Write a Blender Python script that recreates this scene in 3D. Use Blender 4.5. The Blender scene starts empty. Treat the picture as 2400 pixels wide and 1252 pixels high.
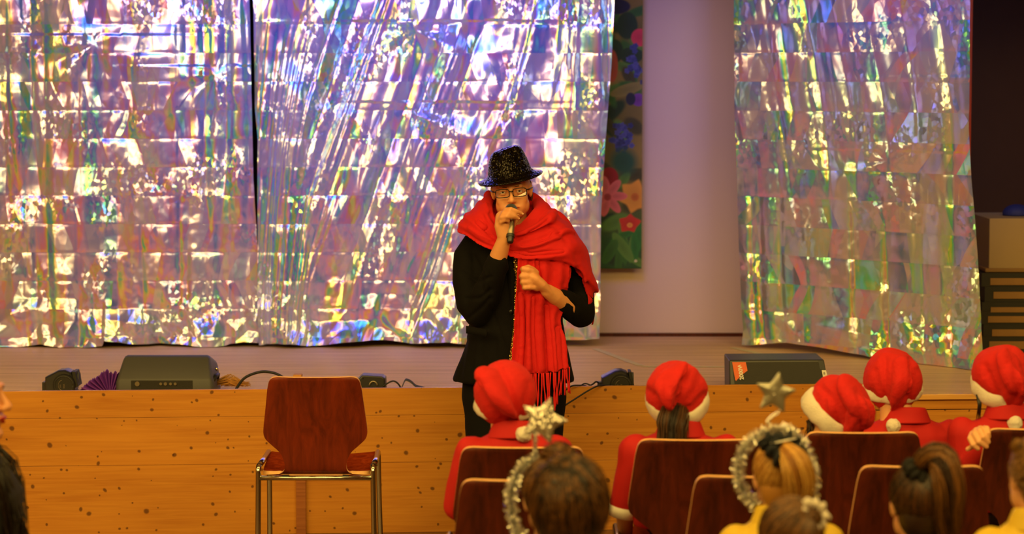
import bpy, math, random
import numpy as np
from mathutils import Vector, Matrix, Euler
random.seed(7); rng = np.random.default_rng(11)
SC = bpy.context.scene
COL = SC.collection
# ---------------------------------------------------------------- camera
F_PX = 5667.0; CAM_H = 1.9; PITCH = math.radians(4.53)
cam_d = bpy.data.cameras.new('camera'); cam = bpy.data.objects.new('camera', cam_d); COL.objects.link(cam)
cam.location = (0, 0, CAM_H); cam.rotation_euler = (math.pi/2 - PITCH, 0, 0)
cam_d.sensor_width = 36; cam_d.lens = F_PX/2400*36; cam_d.clip_end = 60
cam_d.dof.use_dof = True; cam_d.dof.focus_distance = 9.3; cam_d.dof.aperture_fstop = 2.8
SC.camera = cam
# ---------------------------------------------------------------- view, world, lights
SC.view_settings.view_transform = 'Standard'; SC.view_settings.look = 'None'
SC.view_settings.exposure = -1.02; SC.view_settings.gamma = 1.0; SC.view_settings.use_curve_mapping = False
w = bpy.data.worlds.new('world'); SC.world = w; w.use_nodes = True
w.node_tree.nodes['Background'].inputs[0].default_value = (1, .66, .38, 1)
w.node_tree.nodes['Background'].inputs[1].default_value = 0.12

def area(name, loc, target, size, power, col, spread=180):
    d = bpy.data.lights.new(name, 'AREA'); d.shape = 'RECTANGLE'; d.size, d.size_y = size
    d.energy = power; d.color = col; d.spread = math.radians(spread)
    o = bpy.data.objects.new(name, d); COL.objects.link(o); o.location = loc
    o.rotation_euler = (Vector(target)-Vector(loc)).to_track_quat('-Z', 'Y').to_euler()
    return o
def spot(name, loc, target, power, col, ang=40, blend=.6, rad=.08):
    d = bpy.data.lights.new(name, 'SPOT'); d.energy = power; d.color = col
    d.spot_size = math.radians(ang); d.spot_blend = blend; d.shadow_soft_size = rad
    o = bpy.data.objects.new(name, d); COL.objects.link(o); o.location = loc
    o.rotation_euler = (Vector(target)-Vector(loc)).to_track_quat('-Z', 'Y').to_euler()
    return o
WARM = (1, .66, .16)
# hall ceiling lamps (two rows of warm panels)
for ly, lp in ((0.8, 75), (3.8, 80), (6.9, 80)):
    for lx in (-2.9, 0.0, 2.9):
        area('hall_lamp', (lx, ly, 4.35), (lx, ly+.6, 0), (2.2, 1.0), lp, WARM)
# warm front key lights added high in the hall for sparkle
for sx, sp, st in ((-3.4, 40, (-1.6, 12, 1.4)), (-1.2, 36, (-.6, 10.5, 1.2)), (1.2, 36, (.4, 10, 1.2)), (3.4, 44, (2.0, 11, 1.4))):
    area('front_sparkle_light', (sx, 3.6, 3.7), st, (1.9, 1.0), sp*1.15, (1, .68, .17), 110)
# blue and violet LED bars on the rig above the stage front
for sx, pw, c, ty, sprd in ((-2.4, 5, (.10, .20, 1.0), 2.0, 80), (-1.1, 21, (.035, .13, 1.0), 2.1, 80), (-.1, 13, (.14, .13, 1.0), 2.0, 60), (1.9, 9, (.06, .22, 1.0), 2.1, 56)):
    area('led_bar', (sx, 9.98, 3.0), (sx, 11.9, ty), (1.2, .8), pw, c, sprd)
# lights added at the left for cream highlights on the right foil curtain
for ly in (4.6, 7.2): area('foil_highlight_light', (-5.0, ly, 2.9), (2.0, 11.0, 1.3), (2.4, 1.3), 60, (1, .70, .19), 120)

# ---------------------------------------------------------------- helpers
def W(px, py, Y):
    x = (px-1200)/F_PX; y = (626-py)/F_PX
    d = np.array([x, math.cos(PITCH)+y*math.sin(PITCH), -math.sin(PITCH)+y*math.cos(PITCH)])
    return np.array([0, 0, CAM_H]) + d*(Y/d[1])
def Wz(px, py, z):
    x = (px-1200)/F_PX; y = (626-py)/F_PX
    d = np.array([x, math.cos(PITCH)+y*math.sin(PITCH), -math.sin(PITCH)+y*math.cos(PITCH)])
    return np.array([0, 0, CAM_H]) + d*((z-CAM_H)/d[2])
def PX(P):
    P = np.asarray(P, float); q = P - np.array([0, 0, CAM_H])
    f = q[..., 1]*math.cos(PITCH) - q[..., 2]*math.sin(PITCH)
    u = q[..., 1]*math.sin(PITCH) + q[..., 2]*math.cos(PITCH)
    return 1200+F_PX*q[..., 0]/f, 626-F_PX*u/f
def lin(c):
    c = np.array(c, float)/255
    return tuple(np.where(c <= .04045, c/12.92, ((c+.055)/1.055)**2.4))

def hash3(i, j, k, seed):
    h = (i.astype(np.int64)*374761393 + j.astype(np.int64)*668265263 + k.astype(np.int64)*2147483647 + seed*144665) & 0xffffffff
    h = ((h ^ (h >> 13))*1274126177) & 0xffffffff
    h = ((h ^ (h >> 16))*2246822519) & 0xffffffff
    return ((h ^ (h >> 15)) & 0xffffff)/float(0xffffff)
def vnoise(x, y=None, z=None, seed=0):
    x = np.asarray(x, float); y = np.zeros_like(x) if y is None else np.asarray(y, float)+0*x
    z = np.zeros_like(x) if z is None else np.asarray(z, float)+0*x
    xi, yi, zi = np.floor(x), np.floor(y), np.floor(z); fx, fy, fz = x-xi, y-yi, z-zi
    fx, fy, fz = [f*f*(3-2*f) for f in (fx, fy, fz)]
    r = 0
    for a in (0, 1):
        for b in (0, 1):
            for c in (0, 1):
                wgt = (fx if a else 1-fx)*(fy if b else 1-fy)*(fz if c else 1-fz)
                r = r + wgt*hash3(xi+a, yi+b, zi+c, seed)
    return r
def facet(x, y, seed=0):
    """piecewise-linear noise on a triangle lattice: flat facets"""
    xi, yi = np.floor(x), np.floor(y); fx, fy = x-xi, y-yi; z0 = np.zeros_like(xi)
    a = hash3(xi, yi, z0, seed); b = hash3(xi+1, yi, z0, seed); c = hash3(xi, yi+1, z0, seed); d = hash3(xi+1, yi+1, z0, seed)
    flip = hash3(xi, yi, z0+5, seed) > .5
    up = np.where(fx+fy < 1, a+(b-a)*fx+(c-a)*fy, d+(c-d)*(1-fx)+(b-d)*(1-fy))
    dn = np.where(fx > fy, a+(b-a)*fx+(d-b)*fy, a+(c-a)*fy+(d-c)*fx)
    return np.where(flip, up, dn)
def gauss(d, s): return np.exp(-(d/s)**2)

class B:
    """collects closed shapes as vertices and faces"""
    def __init__(s, T=None): s.V = []; s.F = []; s.n = 0; s.T = T
    def add(s, V, F):
        V = np.asarray(V, float)
        if s.T is not None: V = V @ np.array(s.T.to_3x3()).T + np.array(s.T.translation)
        s.V.append(V); s.F += [tuple(i+s.n for i in f) for f in F]; s.n += len(V); return s
    def grid_faces(s, nu, nv, wrap=True):
        F = []
        for i in range(nu-1):
            for j in range(nv if wrap else nv-1):
                k = (j+1) % nv
                F.append((i*nv+j, i*nv+k, (i+1)*nv+k, (i+1)*nv+j))
        return F
    def ell(s, c, r, R=None, nu=12, nv=18):
        r = np.array([r]*3 if np.isscalar(r) else r, float)
        th = np.linspace(0.0, math.pi, nu+1)[1:-1]; ph = np.linspace(0, 2*math.pi, nv, endpoint=False)
        P = np.array([[math.sin(t)*math.cos(p), math.sin(t)*math.sin(p), math.cos(t)] for t in th for p in ph]+[[0, 0, 1], [0, 0, -1]])*r
        if R is not None: P = P @ np.array(Euler(R).to_matrix()).T
        F = s.grid_faces(nu-1, nv); F = [f[::-1] for f in F]; a = (nu-1)*nv; b = a+1
        for j in range(nv):
            k = (j+1) % nv; F.append((a, j, k)); F.append((b, (nu-2)*nv+k, (nu-2)*nv+j))
        return s.add(P+np.array(c), [f[::-1] if len(f) == 4 else f for f in F])
    def cap(s, a, b, ra, rb=None, n=14, flat=1.0):
        rb = ra if rb is None else rb
        return s.tube([a, b], [ra, rb], n=n, round_ends=True)
    def tube(s, pts, rad, n=12, round_ends=False, squash=None):
        P = np.array(pts, float); m = len(P); rad = np.array([rad]*m if np.isscalar(rad) else rad, float)
        T = np.gradient(P, axis=0) if m > 2 else np.array([P[1]-P[0]]*2)
        T /= np.linalg.norm(T, axis=1)[:, None]+1e-9
        u = np.cross(T[0], [0, 0, 1.0]);
        if np.linalg.norm(u) < .1: u = np.cross(T[0], [0, 1.0, 0])
        u /= np.linalg.norm(u)
        rings = []; cs = []; rr = []; ts = []; us = []
        for i in range(m):
            u = u-T[i]*np.dot(u, T[i]); u /= np.linalg.norm(u); us.append(u.copy())
        seq = []
        if round_ends:
            for k in range(4): a = math.pi/2*(1-k/4.0); seq.append((0, -math.sin(a), math.cos(a)))
        for i in range(m): seq.append((i, 0, 1))
        if round_ends:
            for k in range(1, 5): a = math.pi/2*(k/4.0); seq.append((m-1, math.sin(a), math.cos(a)))
        ph = np.linspace(0, 2*math.pi, n, endpoint=False); V = []
        for i, off, sc in seq:
            v = np.cross(T[i], us[i]); r = rad[i]
            c = P[i]+T[i]*off*r
            q = 1 if squash is None else squash
            V.append(c+np.outer(np.cos(ph), us[i])*r*max(sc, 1e-3)+np.outer(np.sin(ph), v)*r*max(sc, 1e-3)*q)
        k = len(V); V = np.concatenate(V); F = s.grid_faces(k, n)
        F.append(tuple(range(n))[::-1]); F.append(tuple((k-1)*n+j for j in range(n)))
        return s.add(V, F)
    def loft(s, rings, cap=True):
        n = len(rings[0]); V = np.concatenate([np.asarray(r, float) for r in rings]); F = s.grid_faces(len(rings), n)
        if cap: F.append(tuple(range(n))[::-1]); F.append(tuple((len(rings)-1)*n+j for j in range(n)))
        return s.add(V, F)
    def box(s, c, d, R=None):
        d = np.array(d)/2; P = np.array([[x, y, z] for x in (-1, 1) for y in (-1, 1) for z in (-1, 1)])*d
        if R is not None: P = P @ np.array(Euler(R).to_matrix()).T
        return s.add(P+np.array(c), [(0, 1, 3, 2), (4, 6, 7, 5), (0, 4, 5, 1), (2, 3, 7, 6), (0, 2, 6, 4), (1, 5, 7, 3)])
    def prism(s, front, off):
        """closed outline (list of 3d points) extruded by a vector"""
        A = np.array(front, float); n = len(A); V = np.concatenate([A, A+np.array(off)])
        F = [tuple(range(n)), tuple(range(n, 2*n))[::-1]]+[(i, i+n, (i+1) % n+n, (i+1) % n) for i in range(n)]
        return s.add(V, F)
    def arr(s): return np.concatenate(s.V), s.F

def origin(o):
    v = np.zeros(3)
    while o is not None: v += np.array(o.location); o = o.parent
    return v
def mesh(name, VF, mt, parent=None, smooth=True, bevel=0, loc=None, attr=None, autosm=None):
    if isinstance(VF, B): VF = VF.arr()
    V, F = VF; V = np.asarray(V, float)
    off = origin(parent) if parent is not None else (np.array(loc) if loc is not None else np.array([V[:, 0].mean(), V[:, 1].mean(), V[:, 2].min()]))
    me = bpy.data.meshes.new(name); V = V-off
    if isinstance(F, np.ndarray):
        k = F.shape[1]; me.vertices.add(len(V)); me.vertices.foreach_set('co', V.ravel().astype(np.float32))
        me.loops.add(F.size); me.loops.foreach_set('vertex_index', F.ravel().astype(np.int32))
        me.polygons.add(len(F)); me.polygons.foreach_set('loop_start', np.arange(0, F.size, k, dtype=np.int32))
        me.polygons.foreach_set('loop_total', np.full(len(F), k, np.int32))
        me.update(calc_edges=True); me.validate()
    else:
        me.from_pydata(V.tolist(), [], [list(f) for f in F])
    if attr is not None:
        for an, av in attr.items():
            a = me.color_attributes.new(an, 'FLOAT_COLOR', 'POINT')
            a.data.foreach_set('color', np.concatenate([av, np.ones((len(av), 1))], 1).ravel().astype(np.float32))
    me.materials.append(mt)
    me.polygons.foreach_set('use_smooth', np.full(len(me.polygons), smooth)); me.update()
    if smooth and autosm: me.set_sharp_from_angle(angle=math.radians(autosm))
    o = bpy.data.objects.new(name, me); COL.objects.link(o)
    if parent is not None: o.parent = parent
    else: o.location = off
    if bevel:
        m = o.modifiers.new('bevel', 'BEVEL'); m.width = bevel; m.segments = 3; m.limit_method = 'ANGLE'; m.angle_limit = math.radians(35)
        me.set_sharp_from_angle(angle=math.radians(50))
    return o
def remesh(b, voxel, smooth=2, fac=.5):
    V, F = b.arr() if isinstance(b, B) else b
    me = bpy.data.meshes.new('tmp'); me.from_pydata(np.asarray(V).tolist(), [], [list(map(int, f)) for f in F]); me.update()
    o = bpy.data.objects.new('tmp', me); COL.objects.link(o)
    m = o.modifiers.new('r', 'REMESH'); m.mode = 'VOXEL'; m.voxel_size = voxel; m.adaptivity = 0
    if smooth: m = o.modifiers.new('s', 'SMOOTH'); m.factor = fac; m.iterations = smooth
    dg = bpy.context.evaluated_depsgraph_get(); ev = o.evaluated_get(dg); em = ev.to_mesh()
    V = np.empty(len(em.vertices)*3, np.float32); em.vertices.foreach_get('co', V); V = V.reshape(-1, 3).astype(float)
    Fi = np.empty(len(em.polygons)*4, np.int32); em.loops.foreach_get('vertex_index', Fi); Fi = Fi.reshape(-1, 4)
    N = np.empty(len(em.vertices)*3, np.float32); em.vertex_normals.foreach_get('vector', N); N = N.reshape(-1, 3).astype(float)
    ev.to_mesh_clear(); bpy.data.objects.remove(o); bpy.data.meshes.remove(me)
    return V, Fi, N
def normals(V, F):
    a, b, c, d = V[F[:, 0]], V[F[:, 1]], V[F[:, 2]], V[F[:, 3]]; n = np.cross(c-a, d-b); N = np.zeros_like(V)
    for k in range(4): np.add.at(N, F[:, k], n)
    return N/(np.linalg.norm(N, axis=1)[:, None]+1e-12)
def thing(name, loc, label, cat, group=None):
    o = bpy.data.objects.new(name, None); COL.objects.link(o); o.location = tuple(loc); o.empty_display_size = .1
    o['label'] = label; o['category'] = cat
    if group: o['group'] = group
    return o
def tag(o, label, cat, group=None):
    o['label'] = label; o['category'] = cat
    if group: o['group'] = group
    return o
def struct(o): o['kind'] = 'structure'; return o
def polydist(X, Z, pts):
    """distance to a polyline and the position along it"""
    best = np.full(X.shape, 1e9); tt = np.zeros(X.shape); m = len(pts)-1
    for i in range(m):
        a = np.array(pts[i], float); b = np.array(pts[i+1], float); d = b-a; L = d@d+1e-12
        t = np.clip(((X-a[0])*d[0]+(Z-a[1])*d[1])/L, 0, 1); q = np.hypot(X-a[0]-t*d[0], Z-a[1]-t*d[1])
        k = q < best; best = np.where(k, q, best); tt = np.where(k, (i+t)/m, tt)
    return best, tt
def cr(P, n):
    """catmull-rom resample of points along axis 0"""
    P = np.asarray(P, float); m = len(P); Q = np.concatenate([[2*P[0]-P[1]], P, [2*P[-1]-P[-2]]])
    t = np.linspace(0, m-1-1e-9, n); i = t.astype(int); f = (t-i).reshape((-1,)+(1,)*(P.ndim-1))
    a, b, c, d = Q[i], Q[i+1], Q[i+2], Q[i+3]
    return .5*((2*b)+(-a+c)*f+(2*a-5*b+4*c-d)*f**2+(-a+3*b-3*c+d)*f**3)
def sheet(G, thick=0, disp=None):
    """grid of points (nu x nv x 3), optional displacement along its normals, optional thickness"""
    du = np.gradient(G, axis=0); dv = np.gradient(G, axis=1); N = np.cross(du, dv); N /= np.linalg.norm(N, axis=2)[:, :, None]+1e-12
    if disp is not None: G = G+N*disp[:, :, None]
    nu, nv = G.shape[:2]; idx = np.arange(nu*nv).reshape(nu, nv)
    F = np.stack([idx[:-1, :-1], idx[1:, :-1], idx[1:, 1:], idx[:-1, 1:]], -1).reshape(-1, 4)
    V = G.reshape(-1, 3)
    if thick:
        V2 = (G-N*thick).reshape(-1, 3); n = len(V); V = np.concatenate([V, V2]); F = np.concatenate([F, (F+n)[:, ::-1]])
        ring = np.concatenate([idx[0, :], idx[1:, -1], idx[-1, -2::-1], idx[-2:0:-1, 0]]); r2 = np.roll(ring, -1)
        F = np.concatenate([F, np.stack([ring, r2, r2+n, ring+n], -1)])
    return V, F
def text_mesh(name, body, size, M, mt, parent, ext=.0004, bold=0):
    c = bpy.data.curves.new(name, 'FONT'); c.body = body; c.size = size; c.extrude = ext; c.offset = bold; c.align_x = 'CENTER'; c.align_y = 'CENTER'
    t = bpy.data.objects.new('tmp', c); COL.objects.link(t); dg = bpy.context.evaluated_depsgraph_get()
    me = bpy.data.meshes.new_from_object(t.evaluated_get(dg)); bpy.data.objects.remove(t)
    V = np.array([list(M @ v.co) for v in me.vertices]); F = [tuple(p.vertices) for p in me.polygons]
    bpy.data.meshes.remove(me)
    return mesh(name, (V, F), mt, parent, smooth=False)
def copy_tree(o, parent=None):
    c = o.copy(); COL.objects.link(c); c.parent = parent
    for ch in list(o.children): copy_tree(ch, c)
    return c

# ---------------------------------------------------------------- materials
class NT:
    def __init__(s, name):
        s.m = bpy.data.materials.new(name); s.m.use_nodes = True; s.t = s.m.node_tree; s.b = s.t.nodes['Principled BSDF']
    def n(s, typ, **kw):
        nd = s.t.nodes.new(typ)
        for k, v in kw.items():
            if k.startswith('i_'):
                key = k[2:]; key = int(key) if key.isdigit() else key.replace('_', ' ')
                if hasattr(v, 'is_output') or isinstance(v, bpy.types.NodeSocket): s.t.links.new(v, nd.inputs[key])
                else: nd.inputs[key].default_value = v
            else: setattr(nd, k, v)
        return nd
    def link(s, a, b): s.t.links.new(a, b)
    def math(s, op, a, b=0.0, clamp=False):
        nd = s.t.nodes.new('ShaderNodeMath'); nd.operation = op; nd.use_clamp = clamp
        for i, v in enumerate((a, b)):
            if isinstance(v, bpy.types.NodeSocket): s.t.links.new(v, nd.inputs[i])
            else: nd.inputs[i].default_value = v
        return nd.outputs[0]
    def mix(s, f, a, b, mode='MIX'):
        nd = s.t.nodes.new('ShaderNodeMix'); nd.data_type = 'RGBA'; nd.blend_type = mode
        for i, v in ((0, f), (6, a), (7, b)):
            if isinstance(v, bpy.types.NodeSocket): s.t.links.new(v, nd.inputs[i])
            else: nd.inputs[i].default_value = v if i == 0 else (*v[:3], 1)
        return nd.outputs[2]
    def coord(s, scale=(1, 1, 1), rot=(0, 0, 0), which='Object'):
        tc = s.n('ShaderNodeTexCoord'); mp = s.n('ShaderNodeMapping'); mp.inputs['Scale'].default_value = scale; mp.inputs['Rotation'].default_value = rot
        s.link(tc.outputs[which], mp.inputs[0]); return mp.outputs[0]
    def noise(s, vec, scale=5, detail=3, rough=.5, out=0, dist=0):
        nd = s.n('ShaderNodeTexNoise'); nd.inputs['Scale'].default_value = scale; nd.inputs['Detail'].default_value = detail
        nd.inputs['Roughness'].default_value = rough; nd.inputs['Distortion'].default_value = dist; s.link(vec, nd.inputs['Vector']); return nd.outputs[out]
    def ramp(s, fac, stops, interp='LINEAR'):
        nd = s.n('ShaderNodeValToRGB'); cr_ = nd.color_ramp; cr_.interpolation = interp
        while len(cr_.elements) < len(stops): cr_.elements.new(.5)
        for e, (p, c) in zip(cr_.elements, stops): e.position = p; e.color = (*c[:3], 1) if hasattr(c, '__len__') else (c, c, c, 1)
        s.link(fac, nd.inputs[0]); return nd.outputs[0]
    def bump(s, h, strength=.5, dist=.01, normal=None):
        nd = s.n('ShaderNodeBump'); nd.inputs['Strength'].default_value = strength; nd.inputs['Distance'].default_value = dist
        s.link(h, nd.inputs['Height'])
        if normal is not None: s.link(normal, nd.inputs['Normal'])
        return nd.outputs[0]
def M(name, col, rough=.5, metal=0, var=.12, vs=8, bump=0, bs=80, sheen=0, coat=0, spec=.5, scale=(1, 1, 1), sss=0, emit=None):
    k = NT(name); v = k.coord(scale); c = lin(col)
    lo = tuple(max(0, x*(1-var)) for x in c); hi = tuple(min(1, x*(1+var)) for x in c)
    k.link(k.mix(k.noise(v, vs, 4), lo, hi), k.b.inputs['Base Color'])
    k.b.inputs['Roughness'].default_value = rough; k.b.inputs['Metallic'].default_value = metal
    k.b.inputs['Specular IOR Level'].default_value = spec; k.b.inputs['Coat Weight'].default_value = coat
    if sheen: k.b.inputs['Sheen Weight'].default_value = sheen; k.b.inputs['Sheen Roughness'].default_value = .4; k.b.inputs['Sheen Tint'].default_value = (*[min(1, x*1.5+.1) for x in c], 1)
    if sss: k.b.inputs['Subsurface Weight'].default_value = sss; k.b.inputs['Subsurface Radius'].default_value = (.012, .004, .002); k.b.inputs['Subsurface Scale'].default_value = 1
    if bump: k.link(k.bump(k.noise(v, bs, 4, .6), bump, .004), k.b.inputs['Normal'])
    if emit: k.b.inputs['Emission Color'].default_value = (*lin(col), 1); k.b.inputs['Emission Strength'].default_value = emit
    return k.m

def foil_mat():
    k = NT('holographic_foil'); v = k.coord()
    # wide shards, fine crinkle: random plane per voronoi cell
    def shards(scale, sc, warp):
        nz = k.noise(k.coord((1, 1, 1)), 6, 2, .5, out=1)
        off = k.n('ShaderNodeVectorMath', operation='MULTIPLY_ADD'); k.link(nz, off.inputs[0]); off.inputs[1].default_value = (warp, warp, warp); k.link(v, off.inputs[2])
        mp = k.n('ShaderNodeMapping'); mp.inputs['Scale'].default_value = sc; k.link(off.outputs[0], mp.inputs[0])
        vo = k.n('ShaderNodeTexVoronoi'); vo.inputs['Scale'].default_value = scale; k.link(mp.outputs[0], vo.inputs['Vector'])
        sv = k.n('ShaderNodeVectorMath', operation='SCALE'); k.link(mp.outputs[0], sv.inputs[0]); sv.inputs['Scale'].default_value = 1
        dv = k.n('ShaderNodeVectorMath', operation='SUBTRACT'); k.link(sv.outputs[0], dv.inputs[0]); k.link(vo.outputs['Position'], dv.inputs[1])
        cv = k.n('ShaderNodeVectorMath', operation='SUBTRACT'); k.link(vo.outputs['Color'], cv.inputs[0]); cv.inputs[1].default_value = (.5, .5, .5)
        dt = k.n('ShaderNodeVectorMath', operation='DOT_PRODUCT'); k.link(dv.outputs[0], dt.inputs[0]); k.link(cv.outputs[0], dt.inputs[1])
        return dt.outputs['Value'], vo.outputs['Color']
    ge = k.n('ShaderNodeNewGeometry'); ps = k.n('ShaderNodeSeparateXYZ'); k.link(ge.outputs['Position'], ps.inputs[0])
    zr = k.math('DIVIDE', k.math('SUBTRACT', ps.outputs[2], .61), .140); row = k.math('FLOOR', zr); zl = k.math('SUBTRACT', k.math('FRACT', zr), .5)
    cb = k.n('ShaderNodeCombineXYZ'); k.link(k.math('MULTIPLY', ps.outputs[0], 3.0), cb.inputs[0]); k.link(k.math('MULTIPLY', row, 3.7), cb.inputs[1])
    slant = k.math('MULTIPLY', k.math('SUBTRACT', k.noise(cb.outputs[0], 1.0, 1), .5), 6.0)
    u = k.math('ADD', k.math('MULTIPLY', ps.outputs[0], 12.5), k.math('MULTIPLY', zl, slant))
    cb2 = k.n('ShaderNodeCombineXYZ'); k.link(u, cb2.inputs[0]); k.link(k.math('MULTIPLY', row, 7.13), cb2.inputs[1])
    vo = k.n('ShaderNodeTexVoronoi', voronoi_dimensions='2D'); vo.inputs['Scale'].default_value = 1; k.link(cb2.outputs[0], vo.inputs['Vector'])
    c1 = vo.outputs['Color']; cs = k.n('ShaderNodeSeparateColor'); k.link(c1, cs.inputs[0]); pp = k.n('ShaderNodeSeparateXYZ'); k.link(vo.outputs['Position'], pp.inputs[0])
    h1 = k.math('ADD', k.math('MULTIPLY', k.math('SUBTRACT', u, pp.outputs[0]), k.math('SUBTRACT', cs.outputs[0], .5)), k.math('MULTIPLY', zl, k.math('MULTIPLY', k.math('SUBTRACT', cs.outputs[1], .5), .8)))
    h3, c3 = shards(1, (24, 1, 7), .04)
    pm = k.ramp(k.noise(v, 2.1, 2, .5), [(.45, (.1,)*3), (.56, (1, 1, 1))])
    h2, c2 = shards(1, (64, 1, 44), .015)
    patch = k.ramp(k.noise(v, 3.2, 2, .5), [(.50, (0, 0, 0)), (.60, (1, 1, 1))])
    hh = k.math('ADD', k.math('ADD', k.math('MULTIPLY', h1, .032), k.math('MULTIPLY', k.math('MULTIPLY', h3, .018), pm)), k.math('MULTIPLY', k.math('MULTIPLY', h2, .008), patch))
    nrm = k.bump(hh, 1.0, 1.0)
    # grating colour: follows the tilt of each facet
    sp = k.n('ShaderNodeSeparateXYZ'); k.link(nrm, sp.inputs[0])
    n0 = k.noise(k.coord((1, 1, .6)), 1.5, 2, .5)
    s1 = k.n('ShaderNodeSeparateColor'); k.link(c1, s1.inputs[0])
    s3 = k.n('ShaderNodeSeparateColor'); k.link(c3, s3.inputs[0])
    t = k.math('ADD', k.math('ADD', k.math('MULTIPLY', sp.outputs[0], 1.0), k.math('MULTIPLY', sp.outputs[2], .8)), k.math('ADD', k.math('MULTIPLY', n0, .9), k.math('ADD', k.math('MULTIPLY', s1.outputs[0], .60), k.math('MULTIPLY', s3.outputs[0], .16))))
    t = k.math('FRACT', k.math('ADD', t, 10.0))
    pal = [(0, (.58, .50, 1.0)), (.15, (.24, .38, 1.0)), (.25, (.22, .85, 1.0)), (.34, (.20, 1.0, .45)), (.43, (.65, 1.0, .22)), (.52, (1, .95, .30)), (.63, (1.0, .62, .22)), (.73, (1.0, .42, .70)), (.85, (.75, .46, 1.0)), (1, (.58, .50, 1.0))]
    rb = k.ramp(t, pal)
    sat = k.math('MULTIPLY', k.ramp(k.math('ADD', k.math('MULTIPLY', s3.outputs[1], .3), k.math('MULTIPLY', s1.outputs[2], .7)), [(.34, (.34,)*3), (.54, (1.0,)*3)]), k.ramp(k.noise(k.coord((2.0, 1, .9)), 4, 3, .6), [(.30, (.35,)*3), (.60, (1.0,)*3)]))
    col = k.mix(sat, (.76, .77, 1.0), rb)
    k.link(col, k.b.inputs['Base Color']); k.b.inputs['Metallic'].default_value = .66; k.b.inputs['Roughness'].default_value = .2
    k.link(nrm, k.b.inputs['Normal'])
    return k.m
def pine_mat(name='pine_boards', base=(206, 140, 50), dark=(184, 114, 34), knots=True, seed=0):
    k = NT(name); v = k.coord((1, 0.01, 1)); g = k.coord((1.2, 0.01, 34))
    c = k.mix(k.ramp(k.noise(g, 2.2, 6, .6, dist=.6), [(.35, 0.0), (.65, 1.0)]), lin(dark), lin(base))
    c = k.mix(k.ramp(k.noise(k.coord((.6, .01, 3)), 2.5, 2), [(.35, 0.0), (.7, .55)]), c, lin(tuple(min(255, x*1.08) for x in base)))
    if knots:
        for sc, lo, hi, msk in ((4.2, .03, .052, .6), (8.5, .042, .08, .65), (13.0, .05, .09, .4)):
            vo = k.n('ShaderNodeTexVoronoi'); mp = k.n('ShaderNodeMapping'); mp.inputs['Scale'].default_value = (1, 1, 1.0); mp.inputs['Location'].default_value = (seed+sc, 0, sc*2)
            wv = k.n('ShaderNodeVectorMath', operation='MULTIPLY_ADD'); k.link(k.noise(v, 9, 2, out=1), wv.inputs[0]); wv.inputs[1].default_value = (.03, 0, .03); k.link(v, wv.inputs[2])
            mp.inputs['Rotation'].default_value = (-math.pi/2, 0, 0); vo.voronoi_dimensions = '2D'; k.link(wv.outputs[0], mp.inputs[0]); k.link(mp.outputs[0], vo.inputs['Vector']); vo.inputs['Scale'].default_value = sc
            se = k.n('ShaderNodeSeparateColor'); k.link(vo.outputs['Color'], se.inputs[0])
            on = k.math('LESS_THAN', se.outputs[0], msk)
            kk = k.ramp(k.math('DIVIDE', vo.outputs['Distance'], k.math('ADD', k.math('MULTIPLY', se.outputs[1], 1.1), .25)), [(lo, (1,)*3), (hi, (0,)*3)])
            c = k.mix(k.math('MULTIPLY', k.math('MULTIPLY', kk, on), .8), c, lin((78, 38, 14)))
    k.link(c, k.b.inputs['Base Color']); k.b.inputs['Roughness'].default_value = .42; k.b.inputs['Coat Weight'].default_value = .15
    return k.m
def ply_mat(name, a, b, rough=.42, coat=.04):
    k = NT(name); g = k.coord((7, 7, .8))
    c = k.mix(k.ramp(k.noise(g, 3.0, 6, .65, dist=1.4), [(.35, 0.0), (.66, 1.0)]), lin(a), lin(b))
    k.link(c, k.b.inputs['Base Color']); k.b.inputs['Roughness'].default_value = rough; k.b.inputs['Coat Weight'].default_value = coat; k.b.inputs['Coat Roughness'].default_value = .25; k.b.inputs['Specular IOR Level'].default_value = .25
    return k.m
def sequin_mat(name, col, scale=170, metal=.9, rough=.12, tilt=.9):
    k = NT(name); v = k.coord()
    vo = k.n('ShaderNodeTexVoronoi'); vo.inputs['Scale'].default_value = scale; k.link(v, vo.inputs['Vector'])
    ge = k.n('ShaderNodeNewGeometry')
    cv = k.n('ShaderNodeVectorMath', operation='SUBTRACT'); k.link(vo.outputs['Color'], cv.inputs[0]); cv.inputs[1].default_value = (.5, .5, .5)
    ad = k.n('ShaderNodeVectorMath', operation='MULTIPLY_ADD'); k.link(cv.outputs[0], ad.inputs[0]); ad.inputs[1].default_value = (tilt,)*3; k.link(ge.outputs['Normal'], ad.inputs[2])
    nm = k.n('ShaderNodeVectorMath', operation='NORMALIZE'); k.link(ad.outputs[0], nm.inputs[0])
    k.link(nm.outputs[0], k.b.inputs['Normal'])
    k.b.inputs['Base Color'].default_value = (*lin(col), 1); k.b.inputs['Metallic'].default_value = metal; k.b.inputs['Roughness'].default_value = rough
    return k.m
def hair_mat(name, a, b):
    k = NT(name); g = k.coord((1, 1, 1))
    at = k.n('ShaderNodeAttribute', attribute_name='tone')
    c = k.mix(at.outputs['Fac'], lin(a), lin(b))
    k.link(c, k.b.inputs['Base Color']); k.b.inputs['Roughness'].default_value = .42; k.b.inputs['Specular IOR Level'].default_value = .6
    return k.m
def attr_mat(name, rough=.6, coat=0):
    k = NT(name); at = k.n('ShaderNodeAttribute', attribute_name='Col'); k.link(at.outputs['Color'], k.b.inputs['Base Color'])
    k.b.inputs['Roughness'].default_value = rough; k.b.inputs['Coat Weight'].default_value = coat; return k.m
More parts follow.
